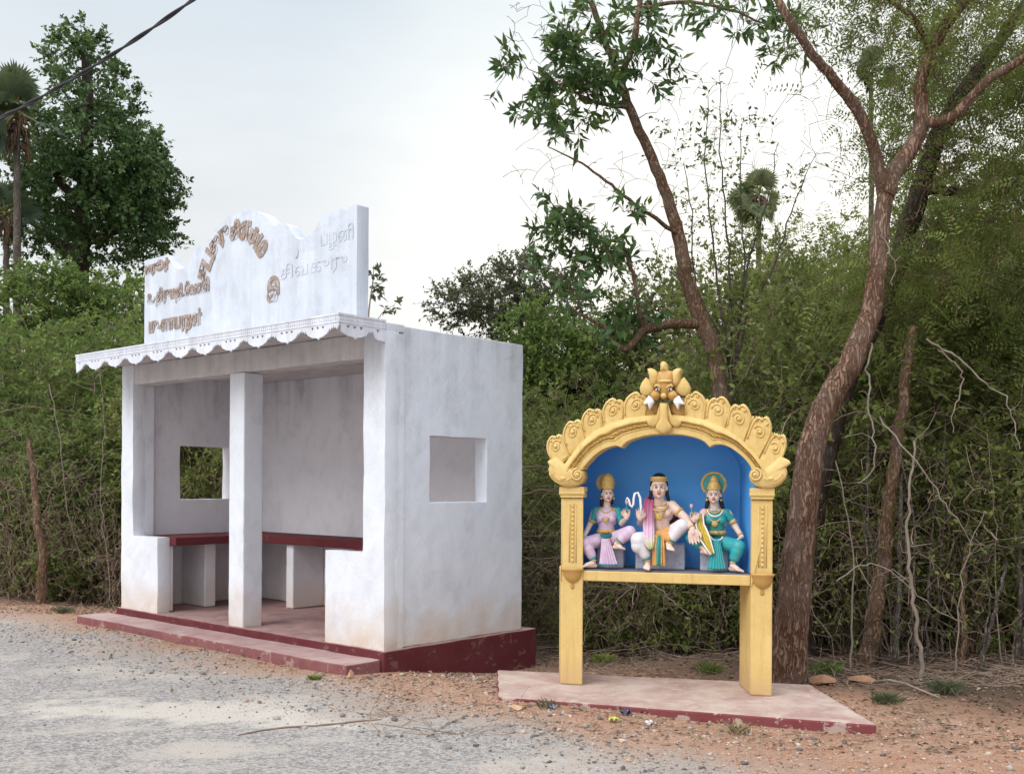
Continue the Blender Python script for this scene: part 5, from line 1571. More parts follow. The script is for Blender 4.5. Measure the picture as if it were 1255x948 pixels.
def bake(protos, places):
    """places: (proto, x, y, z, scale, rot, tint) -> wood and leaf arrays"""
    WV, WF, LV, LA, wo = [], [], [], [], 0
    cache = {}
    for k, x, y, z, sc, rot, tint in places:
        if k not in cache:
            cache[k] = (protos[k].wood_arrays(), protos[k].leaf_arrays() if protos[k].leaf else None)
        (wv, wf), lf = cache[k]
        M = np.array([[math.cos(rot), -math.sin(rot), 0], [math.sin(rot), math.cos(rot), 0], [0, 0, 1]]) * sc
        WV.append(wv @ M.T + [x, y, z]); WF.append(wf + wo); wo += len(wv)
        if lf is not None:
            LV.append(lf[0] @ M.T + [x, y, z]); LA.append(np.clip(lf[2] + tint, 0, 1))
    wv, wf = np.concatenate(WV), np.concatenate(WF)
    if not LV: return wv, wf, None, None
    return wv, wf, np.concatenate(LV), np.concatenate(LA)


def mass(name, protos, places, wood, leaves):
    wv, wf, lv, la = bake(protos, places)
    def clear(P):
        """nothing grows through the shelter, over the slab or out on the road"""
        c = P.mean(1); xb = CB * (c[:, 0] - OB.x) + SB * (c[:, 1] - OB.y); yb = -SB * (c[:, 0] - OB.x) + CB * (c[:, 1] - OB.y)
        bad = (xb > -4.75) & (xb < 0.30) & (yb > -1.0) & (yb < 2.1) & (c[:, 2] < 3.2)
        bad |= (c[:, 0] > -1) & (c[:, 1] < np.where(c[:, 0] < 2.45, 9.35, 8.75))
        bad |= (c[:, 0] < -3) & (yb < -0.1) & (c[:, 2] < 3.0)
        return ~bad
    wf = wf[clear(wv[wf])]
    if lv is not None:
        kq = clear(lv.reshape(-1, 4, 3)); lv = lv.reshape(-1, 4, 3)[kq].reshape(-1, 3); la = la[kq]
    n = len(wf); V = wv; Fq = wf; mi = np.zeros(n, int); at_ = np.zeros(n)
    if lv is not None:
        q = np.arange(len(lv)).reshape(-1, 4) + len(wv)
        V = np.concatenate([wv, lv]); Fq = np.concatenate([wf, q]); mi = np.r_[mi, np.ones(len(q), int)]; at_ = np.r_[at_, la]
    me = mesh_np(name, V, Fq, at_)
    o = link_mesh(name, me, [wood, leaves])
    me.polygons.foreach_set('material_index', mi.astype(np.int32)); me.update()
    return tag(o, kind='stuff')


PRO = {
    'small': scrub_proto(3.0, 1.15, 16, 330, 'small', (4, 9), 0.30, 1.3),
    'small2': scrub_proto(3.4, 1.2, 14, 330, 'small', (4, 9), 0.34, 1.5),
    'oval': scrub_proto(3.0, 1.2, 10, 260, 'oval', (4, 7), 0.32, 0.8),
    'feather': scrub_proto(3.4, 1.3, 12, 190, 'pinnate', (3, 3), 0.42, 1.6),
    'twiggy': scrub_proto(2.0, 1.1, 30, 300, 'small', (1, 3), 0.2, 1.2, 0.009, 1.2),
    'vines': None,
    'low': scrub_proto(1.3, 0.8, 10, 130, 'small', (4, 8), 0.22, 0.9, 0.010, 0.6),
    'leafy': scrub_proto(1.5, 0.75, 9, 95, 'oval', (4, 8), 0.24, 1.15, 0.010, 0.7),
    'far': scrub_proto(5.0, 2.0, 8, 300, 'clump', (4, 6), 0.55, 0.75, 0.03, 0.5),
}


def vine_proto():
    p = Plant()
    for k in range(20):
        a = rng.uniform(0, 6.28); x, y = rng.uniform(-1.4, 1.4), rng.uniform(-0.5, 0.3)
        L = rng.uniform(1.0, 3.2); q = np.array([x, y, rng.choice([0.0, 0.0, 0.5, 1.0]) * rng.uniform(0.5, 2.4)]); d = nrm(np.array([rng.normal(0, 0.7), rng.normal(0, 0.25), rng.uniform(-0.1, 1.0)]))
        pts = [q]
        cur = rng.normal(0, 0.22, 3) + np.array([0, 0, -0.16])
        for s_ in range(9):
            d = nrm(d + cur * 0.8 + rng.normal(0, 0.16, 3) * [1, 0.5, 1]); q = q + d * L / 9; q[2] = max(q[2], 0.02); pts.append(q)
        r = rng.uniform(0.0028, 0.0065)
        Q = p.limb(pts, np.linspace(r, r * 0.45, len(pts)), 5, 0.004)
        T = Q[rng.integers(8, len(Q), 3)] + rng.normal(0, 0.22, (3, 3)); p.attach(T, 0.0014, r * 0.6, 0.15, n=4, node=False)
    return p


PRO['vines'] = vine_proto()


def strew(n, x0, x1, yfun, ydep, kinds, hs, tint=(-0.15, 0.15)):
    res = []
    for k in range(n):
        u = (k + rng.uniform(0, 1)) / n; x = x0 + (x1 - x0) * u; y = yfun(x) + rng.uniform(*ydep)
        kk = kinds[int(rng.integers(len(kinds)))]
        res.append((kk, x, y, GZ(x, y), rng.uniform(*hs), rng.uniform(0, 6.28) if kk != 'vines' else rng.uniform(-0.25, 0.25), rng.uniform(*tint)))
    return res


# front line of the thicket: left of the shelter, behind it, behind the shrine, right
lineL = lambda x: 13.9 + 0.25 * (-4.8 - x)
lineM = lambda x: 11.0
lineR = lambda x: 10.1 - 0.10 * (x - 2)
pl_ = strew(9, -10.0, -5.9, lineL, (0.6, 1.2), ['small', 'small2', 'oval'], (0.7, 1.0)) + strew(8, -10.5, -5.0, lineL, (1.6, 2.8), ['small2', 'oval', 'small'], (1.1, 1.4)) + strew(8, -11.5, -4.6, lineL, (3.2, 5.0), ['small', 'oval'], (1.35, 1.55)) + strew(6, -9.6, -5.5, lineL, (0.2, 0.6), ['low', 'leafy'], (0.5, 0.9), (-0.2, 0.1)) + strew(4, -9.8, -5.4, lineL, (0.8, 1.4), ['leafy', 'oval'], (0.9, 1.2), (0, 0.25))
mass('undergrowth', PRO, pl_, TWIG, GREEN_FRESH)
pl_ = strew(17, -10.0, -5.2, lineL, (-0.2, 0.8), ['twiggy'], (0.7, 1.2)) + strew(6, -9.6, -6.4, lineL, (0.1, 0.7), ['vines'], (0.9, 1.3)) + strew(3, -8.4, -6.6, lineL, (0.1, 0.4), ['vines'], (1.4, 1.7))
mass('twig_tangle', PRO, pl_, TWIG, GREEN_OLIVE)
pl_ = strew(7, -5.0, -0.6, lambda x: 14.6, (0.2, 2.0), ['small', 'small2'], (0.9, 1.2)) + strew(6, -3.5, 1.5, lambda x: 16.0, (0.0, 2.0), ['oval', 'small2'], (1.1, 1.3)) 
mass('undergrowth', PRO, pl_, TWIG, GREEN_OLIVE)
pl_ = strew(8, 0.3, 3.0, lambda x: 11.0 + max(0, 1.6 - x) * 0.9, (0.3, 1.4), ['small', 'feather', 'small2'], (0.62, 0.85), (-0.2, 0.05)) + strew(8, -0.2, 3.6, lineM, (1.8, 3.6), ['small2', 'feather', 'small', 'oval'], (0.78, 1.0)) + strew(6, 0.0, 4.2, lineM, (4.0, 6.5), ['feather', 'small2'], (0.9, 1.12), (0, 0.25)) + strew(9, 0.7, 2.4, lambda x: 10.1 + max(0, 1.3 - x) * 0.8, (0.2, 0.7), ['low', 'leafy'], (0.3, 0.6), (-0.1, 0.2)) + strew(5, 1.4, 2.4, lambda x: 10.2, (0.0, 0.8), ['leafy', 'small'], (0.6, 0.9), (-0.1, 0.1))
mass('undergrowth', PRO, pl_, TWIG, GREEN_OLIVE)
pl_ = strew(10, 0.5, 2.5, lambda x: 10.0 + max(0, 1.5 - x) * 1.0, (0.1, 0.9), ['twiggy'], (0.6, 0.95)) + strew(4, 1.0, 2.4, lambda x: 10.0, (0.1, 0.7), ['vines'], (0.55, 0.85)) + strew(4, 1.0, 2.8, lambda x: 10.6, (0.2, 1.2), ['vines'], (0.9, 1.2)) + strew(9, 2.7, 5.6, lineR, (-0.1, 0.8), ['twiggy'], (0.6, 1.15)) + strew(7, 2.7, 5.4, lineR, (0.1, 0.9), ['vines'], (0.6, 0.9)) + strew(4, 2.7, 5.4, lineR, (0.2, 1.0), ['vines'], (1.1, 1.5))
mass('twig_tangle', PRO, pl_, TWIG, GREEN_OLIVE)
pl_ = strew(10, 2.9, 6.6, lineR, (0.6, 1.7), ['feather', 'small', 'feather'], (0.65, 1.0), (-0.15, 0.1)) + strew(8, 2.8, 7.2, lineR, (2.0, 3.8), ['feather', 'small2'], (1.0, 1.35), (-0.1, 0.1)) + strew(8, 3.2, 8.4, lineR, (4.2, 7.0), ['small2', 'feather'], (1.3, 1.7), (0, 0.25)) + strew(12, 2.6, 5.4, lineR, (0.0, 0.7), ['low', 'leafy', 'small'], (0.4, 0.75), (-0.15, 0.1)) + strew(7, 2.9, 5.6, lineR, (0.6, 1.6), ['leafy', 'oval'], (0.9, 1.3), (-0.2, 0.05))
mass('undergrowth', PRO, pl_, TWIG, GREEN_OLIVE)
# closed woodland farther back
pl_ = strew(26, -24, 22, lambda x: 22, (0, 3), ['far'], (0.62, 0.80)) + strew(30, -34, 34, lambda x: 30, (0, 6), ['far'], (0.7, 0.95)) + strew(30, -50, 50, lambda x: 44, (0, 10), ['far'], (0.9, 1.2))
mass('distant_woodland', PRO, pl_, BARK_DARK, GREEN_FRESH)
# ================================================================== trees one can tell apart
# big forked tree beside the shrine
p = Plant(); Y1 = 8.45
tr = [(966, 838), (969, 790), (974, 720), (983, 640), (990, 570), (1000, 525), (1018, 485), (1041, 446), (1058, 410), (1070, 380), (1075, 330), (1079, 285), (1086, 234)]
ra = [0.165, 0.140, 0.128, 0.120, 0.115, 0.108, 0.10, 0.092, 0.086, 0.08, 0.075, 0.071, 0.068]
base1 = foot_at(966, Y1)
p.limb([base1] + [A(a, b, Y1 + 0.012 * i) for i, (a, b) in enumerate(tr[1:])], ra, 16, 0.006)
p.limb([A(1084, 245, Y1 + 0.15), A(1076, 200, Y1 + 0.1), A(1063, 157, Y1), A(1041, 119, Y1 - 0.1), A(1015, 90, Y1 - 0.2), A(989, 57, Y1 - 0.3), A(968, 25, Y1 - 0.4), A(948, -8, Y1 - 0.4), A(930, -60, Y1 - 0.4)], [0.055, 0.048, 0.045, 0.043, 0.040, 0.036, 0.032, 0.028, 0.022], 12, 0.004)
p.limb([A(1086, 240, Y1 + 0.12), A(1096, 210, Y1 + 0.2), A(1112, 190, Y1 + 0.25), A(1126, 165, Y1 + 0.3), A(1131, 147, Y1 + 0.3), A(1127, 118, Y1 + 0.3), A(1128, 98, Y1 + 0.3), A(1140, 65, Y1 + 0.3), A(1152, 40, Y1 + 0.3), A(1180, 2, Y1 + 0.3), A(1200, -50, Y1 + 0.3)], [0.07, 0.068, 0.066, 0.064, 0.062, 0.058, 0.055, 0.052, 0.048, 0.044, 0.038], 12, 0.004)
p.limb([A(1131, 150, Y1 + 0.3), A(1150, 150, Y1 + 0.2), A(1168, 144, Y1 + 0.1), A(1188, 122, Y1), A(1207, 100, Y1 - 0.1), A(1232, 85, Y1 - 0.2), A(1262, 68, Y1 - 0.3), A(1320, 30, Y1 - 0.3)], [0.05, 0.045, 0.042, 0.04, 0.038, 0.036, 0.033, 0.025], 10, 0.004)
p.limb([A(1090, 0, Y1), A(1120, 20, Y1 + 0.1), A(1140, 60, Y1 + 0.3)][::-1], [0.03, 0.024, 0.018], 8, 0.004)
bl = [PB(1190, 30, Y1 + 0.7, 110, 90, 0.8, 1.0), PB(1240, 190, Y1 + 0.8, 70, 90, 0.7, 0.7), PB(1160, 250, Y1 + 1.0, 60, 60, 0.5, 0.35), PB(1070, 20, Y1 + 0.4, 70, 50, 0.6, 0.30), PB(1110, 360, Y1 + 0.6, 70, 60, 0.5, 0.4)]
T, o = inside(bl, 210)
p.attach(T, 0.003, 0.02, 0.16, n=5)
p.sprays(T, o, 'pinnate', (4, 3), 0.40, 1.8, tr=0.002)
bare, _ = inside([PB(1080, 120, Y1, 150, 130, 0.6, 1), PB(1180, 300, Y1 + 0.2, 90, 110, 0.6, 0.7), PB(1100, 40, Y1, 150, 60, 0.6, 0.6), PB(1200, 100, Y1 + 0.2, 90, 100, 0.6, 0.7)], 330)
p.attach(bare, 0.0026, 0.010, 0.09, n=4)
finish(p, 'forked_tree', 'thick red-brown forked tree leaning right just behind the shrine', 'tree', BARK_RED, GREEN_OLIVE)

# darker trunk leaning right behind it
p = Plant(); Y2 = 9.7
p.limb([foot_at(984, Y2), A(986, 700, Y2), A(1000, 600, Y2), A(1035, 470, Y2), A(1070, 395, Y2), A(1093, 342, Y2), A(1112, 285, Y2), A(1127, 228, Y2), A(1150, 161, Y2), A(1184, 109, Y2), A(1231, 43, Y2), A(1275, -20, Y2)], [0.12, 0.11, 0.105, 0.10, 0.098, 0.095, 0.092, 0.088, 0.08, 0.07, 0.055, 0.045], 12, 0.006)
p.limb([A(1128, 232, Y2), A(1165, 234, Y2 - 0.1), A(1203, 243, Y2 - 0.1), A(1230, 232, Y2 - 0.1), A(1262, 220, Y2)], [0.05, 0.045, 0.042, 0.038, 0.03], 8, 0.005)
bl = [PB(1230, 300, Y2 + 1, 80, 110, 1, 1), PB(1180, 160, Y2 + 1.2, 120, 120, 1, 1), PB(1110, 400, Y2 + 1.0, 100, 70, 0.8, 0.8), PB(1245, 440, Y2 + 0.4, 60, 70, 0.8, 0.5), PB(1235, 50, Y2 + 1.5, 110, 90, 1, 0.8)]
T, o = inside(bl, 380)
p.attach(T, 0.003, 0.02, 0.14, n=5)
p.sprays(T, o, 'pinnate', (4, 3), 0.45, 1.9, tr=0.002)
finish(p, 'leaning_tree', 'dark leaning trunk with feathery leaves behind the forked tree', 'tree', BARK_DARK, GREEN_OLIVE)

# slender leaning tree with big leaves over the shrine
p = Plant(); Y3 = 10.3
p.limb([foot_at(902, Y3), A(898, 720, Y3), A(893, 600, Y3), A(887, 500, Y3), A(879, 446, Y3), A(860, 394, Y3), A(841, 342, Y3), A(835, 305, Y3), A(827, 271, Y3), A(818, 240, Y3), A(808, 214, Y3), A(793, 180, Y3), A(779, 152, Y3), A(766, 118, Y3), A(756, 90, Y3), A(740, 45, Y3), A(722, 0, Y3), A(705, -50, Y3)],
       [0.10, 0.09, 0.085, 0.08, 0.076, 0.074, 0.07, 0.066, 0.062, 0.059, 0.055, 0.051, 0.047, 0.042, 0.037, 0.031, 0.027, 0.02], 12, 0.006)
p.limb([A(858, 397, Y3), A(830, 396, Y3 - 0.1), A(805, 400, Y3 - 0.2), A(789, 404, Y3 - 0.25), A(778, 418, Y3 - 0.3), A(768, 430, Y3 - 0.3), A(757, 424, Y3 - 0.3), A(745, 410, Y3 - 0.35)], [0.05, 0.046, 0.042, 0.04, 0.034, 0.03, 0.025, 0.018], 10, 0.004)
p.limb([A(789, 404, Y3 - 0.25), A(782, 370, Y3 - 0.3), A(776, 335, Y3 - 0.3), A(765, 310, Y3 - 0.35)], [0.026, 0.022, 0.018, 0.012], 8, 0.004)
p.limb([A(752, 405, Y3 - 0.3), A(725, 393, Y3 - 0.35), A(703, 380, Y3 - 0.4)], [0.02, 0.016, 0.011], 8, 0.004)
p.limb([A(835, 290, Y3), A(800, 265, Y3 - 0.2), A(770, 245, Y3 - 0.3), A(735, 215, Y3 - 0.4), A(705, 195, Y3 - 0.5), A(672, 180, Y3 - 0.5)], [0.026, 0.020, 0.017, 0.013, 0.009, 0.005], 7, 0.006)
p.limb([A(772, 130, Y3), A(755, 130, Y3 - 0.2), A(735, 128, Y3 - 0.3), A(700, 112, Y3 - 0.4), A(660, 90, Y3 - 0.5)], [0.03, 0.024, 0.018, 0.013, 0.007], 7, 0.006)
p.limb([A(760, 100, Y3), A(778, 50, Y3 - 0.1), A(785, 0, Y3 - 0.1), A(790, -50, Y3)], [0.035, 0.03, 0.026, 0.02], 8, 0.006)
bl = [PB(715, 70, Y3 - 0.4, 48, 35, 0.35, 1.0), PB(700, 118, Y3 - 0.4, 42, 34, 0.35, 0.9), PB(790, 78, Y3 - 0.2, 46, 30, 0.35, 0.7), PB(640, 80, Y3 - 0.5, 28, 14, 0.2, 0.22), PB(668, 148, Y3 - 0.5, 34, 16, 0.25, 0.35), PB(745, 120, Y3 - 0.3, 30, 26, 0.3, 0.4), PB(770, 10, Y3 - 0.2, 60, 24, 0.4, 0.4),
      PB(735, 268, Y3 - 0.4, 52, 28, 0.35, 0.6), PB(690, 272, Y3 - 0.5, 34, 24, 0.25, 0.45), PB(692, 330, Y3 - 0.5, 34, 26, 0.3, 0.5), PB(745, 310, Y3 - 0.4, 34, 26, 0.3, 0.45), PB(770, 400, Y3 - 0.3, 28, 24, 0.3, 0.45), PB(900, 30, Y3 - 0.3, 66, 24, 0.4, 0.65), PB(960, 50, Y3 - 0.4, 34, 20, 0.3, 0.3), PB(705, 372, Y3 - 0.4, 22, 18, 0.3, 0.2)]
p.limb([A(785, 10, Y3 - 0.1), A(840, 0, Y3 - 0.2), A(900, 12, Y3 - 0.3), A(960, 40, Y3 - 0.4)], [0.022, 0.018, 0.013, 0.006], 7, 0.006)
T, o = inside(bl, 200)
p.attach(T, 0.003, 0.012, 0.10, n=5)
p.sprays(T, o, 'broad', (3, 7), 0.22, 0.82, tr=0.003)
bare, _ = inside([PB(700, 215, Y3 - 0.2, 90, 60, 0.5, 1), PB(650, 60, Y3 - 0.3, 45, 65, 0.4, 0.7), PB(850, 160, Y3, 70, 90, 0.6, 1.2), PB(790, 240, Y3, 60, 60, 0.5, 0.6), PB(720, 20, Y3, 70, 50, 0.4, 0.5), PB(800, 340, Y3, 45, 45, 0.3, 0.4), PB(650, 200, Y3, 40, 30, 0.3, 0.2), PB(640, 20, Y3, 30, 50, 0.3, 0.2)], 260)
p.attach(bare, 0.0026, 0.010, 0.09, n=4)
T2, o2 = inside([PB(850, 150, Y3 + 0.1, 55, 60, 0.5, 1), PB(905, 190, Y3 + 0.1, 40, 60, 0.4, 0.6), PB(820, 330, Y3 + 0.1, 50, 60, 0.5, 0.8)], 40)
p.sprays(T2, o2, 'small', (2, 5), 0.25, 1.2, tr=0.002)
finish(p, 'slender_tree', 'slender leaning tree with clumps of large drooping leaves above the shrine', 'tree', BARK_TAN, GREEN_BROAD)

# tall thin half-bare shoots between the slender tree and the forked one
p = Plant(); Y4 = 11.5
b4 = foot_at(905, Y4); p.limb([b4, A(903, 620, Y4), A(900, 470, Y4)], [0.04, 0.034, 0.028], 8, 0.006)
for tops in ([(885, 400), (872, 300), (866, 210), (870, 120)], [(893, 380), (890, 280), (884, 190), (880, 100)], [(905, 380), (925, 310), (948, 240), (955, 175)], [(912, 390), (950, 330), (975, 250), (1000, 190)], [(880, 420), (850, 350), (845, 280), (838, 200)], [(905, 400), (915, 330), (905, 230), (910, 150)]):
    p.limb([A(900, 470, Y4)] + [A(a + rng.normal(0, 3), b, Y4 + rng.uniform(-0.3, 0.3)) for a, b in tops], np.linspace(0.018, 0.004, 5), 6, 0.010)
bare, _ = inside([PB(905, 200, Y4, 75, 110, 0.5, 1), PB(960, 260, Y4, 70, 90, 0.5, 0.9), PB(1000, 200, Y4, 50, 80, 0.5, 0.6), PB(860, 300, Y4, 50, 90, 0.5, 0.6)], 330); p.attach(bare, 0.0024, 0.008, 0.08, n=4)
T, o = inside([PB(880, 230, Y4, 40, 110, 0.4, 1), PB(940, 330, Y4, 60, 60, 0.5, 1), PB(860, 360, Y4, 50, 60, 0.5, 0.7), PB(970, 270, Y4, 60, 60, 0.5, 0.9)], 90)
p.sprays(T, o, 'small', (3, 6), 0.25, 1.2, tr=0.002)
finish(p, 'half_bare_tree', 'thin half-bare tree with upright shoots against the bright sky', 'tree', BARK_GREY, GREEN_OLIVE)


def crown_tree(name, label, cat, px, Y, trunk, blobs, n, kind, per, spread, size, wood, leaves, r0=0.15, group=None, limbs=(), wob=0.1):
    p = Plant(); b = foot_at(px, Y)
    p.limb([b] + [A(a, c, Y) for a, c in trunk], np.linspace(r0, r0 * 0.35, len(trunk) + 1), 10, 0.02)
    for l in limbs: p.limb([A(a, c, Y) for a, c in l], np.linspace(r0 * 0.45, r0 * 0.15, len(l)), 7, 0.02)
    T, o = inside(blobs, n); p.attach(T, 0.006, r0 * 0.35, wob, n=5); p.sprays(T, o, kind, per, spread, size, tr=0.005)
    return finish(p, name, label, cat, wood, leaves, group)


# tall dark tree at the left
Y = 27
crown_tree('broadleaf_tree', 'tall dark green broadleaf tree rising behind the palm at the left', 'tree', 95, Y, [(95, 420), (98, 300), (105, 200), (108, 120), (105, 70)],
           [PB(112, 62, Y, 24, 30, 1.2, 0.35), PB(85, 60, Y, 16, 18, 0.8, 0.15), PB(60, 75, Y, 10, 14, 0.5, 0.06), PB(112, 120, Y, 32, 40, 1.6, 0.7), PB(120, 180, Y, 48, 50, 2, 1.2), PB(95, 240, Y, 60, 55, 2.2, 1.4), PB(165, 220, Y, 42, 45, 1.8, 1.0), PB(180, 270, Y, 30, 40, 1.5, 0.7), PB(130, 290, Y, 60, 45, 2, 1.0), PB(30, 240, Y, 45, 60, 2, 0.9), PB(45, 170, Y, 30, 45, 1.5, 0.4), PB(70, 320, Y, 60, 40, 2, 0.7), PB(150, 150, Y, 22, 30, 1, 0.3), PB(186, 235, Y, 30, 42, 1.5, 0.7), PB(172, 185, Y, 26, 30, 1.2, 0.45), PB(150, 100, Y, 12, 14, 0.6, 0.1), PB(160, 40, Y, 4, 4, 0.3, 0.01)],
           880, 'clump', (4, 11), 0.42, 0.70, BARK_DARK, GREEN_DARK, 0.3, limbs=[[(100, 260), (60, 200), (40, 150)], [(105, 240), (150, 200), (190, 230)], [(98, 300), (150, 280), (190, 290)], [(98, 320), (40, 270), (10, 250)]], wob=0.08)

# feathery spreading tree beyond the shelter's roof
Y = 17
crown_tree('spreading_tree', 'spreading grey-green tree behind the flat roof of the shelter', 'tree', 640, Y, [(640, 560), (645, 470), (640, 400), (632, 360)],
           [PB(600, 370, Y, 62, 26, 1, 0.9), PB(650, 345, Y, 50, 26, 1, 0.7), PB(560, 378, Y, 30, 15, 0.7, 0.25), PB(680, 380, Y, 50, 40, 1, 0.8), PB(620, 405, Y, 70, 26, 1, 0.7)], 250, 'small', (5, 11), 0.36, 1.5, BARK_DARK, GREEN_GREY, 0.11, limbs=[[(640, 420), (600, 380), (560, 372)], [(640, 420), (670, 370), (690, 340)]])
Y = 15
crown_tree('bushy_tree', 'fresh green bushy tree between the shelter and the shrine', 'tree', 662, Y, [(662, 590), (665, 500), (672, 440), (678, 400)],
           [PB(668, 430, Y, 40, 40, 1, 1), PB(690, 480, Y, 50, 50, 1, 1), PB(655, 400, Y, 36, 24, 0.8, 0.5), PB(650, 500, Y, 30, 60, 0.8, 0.8), PB(720, 440, Y, 40, 40, 0.9, 0.7)], 240, 'oval', (5, 8), 0.34, 1.0, BARK_DARK, GREEN_FRESH, 0.08)
Y = 16
crown_tree('olive_tree', 'loose olive-green tree seen above the left half of the arch', 'tree', 780, Y, [(780, 600), (775, 480), (790, 400), (800, 360)],
           [PB(790, 400, Y, 70, 45, 1, 1), PB(740, 440, Y, 50, 40, 1, 0.8), PB(840, 410, Y, 60, 40, 1, 0.8), PB(810, 350, Y, 50, 26, 0.8, 0.4), PB(780, 480, Y, 90, 40, 1, 1)], 260, 'small', (5, 10), 0.38, 1.5, BARK_GREY, GREEN_OLIVE, 0.08)
Y = 16.5
crown_tree('shaggy_tree', 'shaggy green tree standing between the arch and the forked trunk', 'tree', 960, Y, [(960, 600), (955, 470), (950, 380), (945, 310)],
           [PB(950, 370, Y, 60, 50, 1, 1), PB(1000, 400, Y, 60, 60, 1, 1), PB(940, 440, Y, 80, 45, 1, 1), PB(930, 320, Y, 35, 30, 0.8, 0.35), PB(1030, 330, Y, 40, 60, 1, 0.5)], 280, 'small', (5, 10), 0.40, 1.5, BARK_GREY, GREEN_OLIVE, 0.08)
Y = 15
crown_tree('shady_tree', 'shady dark green tree filling the gap at the right edge', 'tree', 1210, Y, [(1205, 600), (1200, 450), (1190, 330), (1195, 240)],
           [PB(1190, 360, Y, 90, 70, 1.2, 1.2), PB(1240, 460, Y, 70, 80, 1.2, 1.1), PB(1130, 450, Y, 70, 70, 1, 0.9), PB(1235, 250, Y, 50, 70, 1, 0.7), PB(1150, 280, Y, 50, 60, 1, 0.5), PB(1120, 560, Y, 90, 60, 1, 1)], 420, 'oval', (5, 8), 0.40, 1.0, BARK_DARK, GREEN_OLIVE, 0.12)
Y = 20
crown_tree('bright_bush', 'bright green bushy tree at the left edge under the palm', 'tree', 15, Y, [(18, 600), (20, 450), (25, 380)],
           [PB(20, 380, Y, 50, 40, 1.2, 1), PB(80, 370, Y, 50, 40, 1.2, 1), PB(140, 370, Y, 40, 36, 1.2, 0.8), PB(50, 430, Y, 70, 40, 1.2, 1), PB(130, 420, Y, 60, 50, 1.2, 0.9)], 360, 'oval', (5, 9), 0.42, 1.3, BARK_GREY, GREEN_FRESH, 0.1)

# sprig rising behind the roof beside the parapet
p = Plant(); Y = 14.6
p.limb([foot_at(452, Y), A(450, 560, Y), A(449, 430, Y), A(452, 380, Y), A(456, 345, Y), A(458, 325, Y)], [0.03, 0.024, 0.016, 0.012, 0.008, 0.004], 7, 0.004)
p.limb([A(450, 410, Y), A(462, 392, Y), A(474, 377, Y), A(484, 374, Y)], [0.008, 0.006, 0.004, 0.003], 6, 0.003)
T = np.array([A(456, 345, Y), A(458, 330, Y), A(454, 360, Y), A(463, 358, Y), A(470, 380, Y), A(482, 375, Y), A(461, 343, Y), A(455, 338, Y)])
p.sprays(T, np.tile([1, 0, 0.2], (len(T), 1)), 'oval', (2, 5), 0.14, 1.3, tr=0.003)
finish(p, 'tall_sprig', 'thin leafy sprig poking up beside the right end of the parapet', 'plant', TWIG, GREEN_GREY)


# ------------------------------------------------------------------ palms
def palm(label, px, py, Y, rr, trunk_r, group, nf=26, lean=0.0, fm=None):
    c = A(px, py, Y); e = empty('fan_palm', tuple(foot_at(px + lean, Y)), 0, label, 'palm', group)
    b = np.array(e.location)
    p = Plant(); t = np.linspace(0, 1, 12)
    pts = [b * (1 - k) + (c - np.array([0, 0, 0.15 * rr])) * k for k in t]
    p.limb(pts, trunk_r * (1.15 - 0.25 * t) * (1 + 0.04 * np.sin(t * 60)), 12, 0.006)
    v, f = p.wood_arrays(); link_mesh('trunk', mesh_np('trunk', v - b, f), BARK_GREY, e, smooth=True)
    q = Plant(); fr = Plant()
    for k in range(nf):
        el = R(rng.uniform(-55, 85)) if k else R(80); az = rng.uniform(0, 6.28)
        d = np.array([math.cos(el) * math.cos(az), math.cos(el) * math.sin(az), math.sin(el)])
        L = rr * rng.uniform(0.42, 0.58); end = c + d * L; end[2] -= 0.08 * rr
        fr.limb([c, c + d * L * 0.5, end], [0.035 * rr, 0.025 * rr, 0.018 * rr], 5, node=False)
        n = nrm(np.cross(d, rdir(1)[0]) + np.array([0, 0, 0.6])); n = nrm(n - d * n.dot(d)); s = np.cross(d, n)
        m = 34; a = np.linspace(-2.1, 2.1, m); rad = rr * rng.uniform(0.48, 0.62) * (1 - 0.18 * np.abs(a) / 2.1)
        D = np.cos(a)[:, None] * d + np.sin(a)[:, None] * s + n * (0.25 * np.abs(np.sin(a)))[:, None]; D = nrm(D)
        tip = end + D * rad[:, None]; tip[:, 2] -= 0.10 * rr * rng.uniform(0.4, 1.4, m)
        w_ = 0.042 * rr; S = nrm(np.cross(D, n)); mid = end + D * (rad * 0.6)[:, None]
        quad = np.stack([np.tile(end, (m, 1)), mid + S * w_ * 0.75, tip, mid - S * w_ * 0.75], 1)
        q.leaf.append((quad, np.clip(rng.uniform(0, 1) * 0.6 + rng.uniform(0, 0.4, m), 0, 1)))
    v, f = fr.wood_arrays(); link_mesh('leaf_stalks', mesh_np('leaf_stalks', v - b, f), M_STALK, e, smooth=True)
    v, f, a = q.leaf_arrays(); link_mesh('fronds', mesh_np('fronds', v - b, f, a), fm or PALM_MAT, e)
    s = Plant()
    for k in range(46):
        az = rng.uniform(0, 6.28); z0 = rng.uniform(-0.9, 0.05) * rr * 0.75; r_ = trunk_r * 1.1
        o = c + np.array([math.cos(az) * r_, math.sin(az) * r_, z0]); L = rng.uniform(0.15, 0.35) * rr
        s.limb([o, o + np.array([math.cos(az) * 0.12 * rr, math.sin(az) * 0.12 * rr, -L * 0.2]), o + np.array([math.cos(az) * 0.16 * rr, math.sin(az) * 0.16 * rr, -L])], [0.03 * rr, 0.026 * rr, 0.012 * rr], 4, node=False)
    v, f = s.wood_arrays(); link_mesh('dead_stalks', mesh_np('dead_stalks', v - b, f), BARK_TAN, e)
    return e


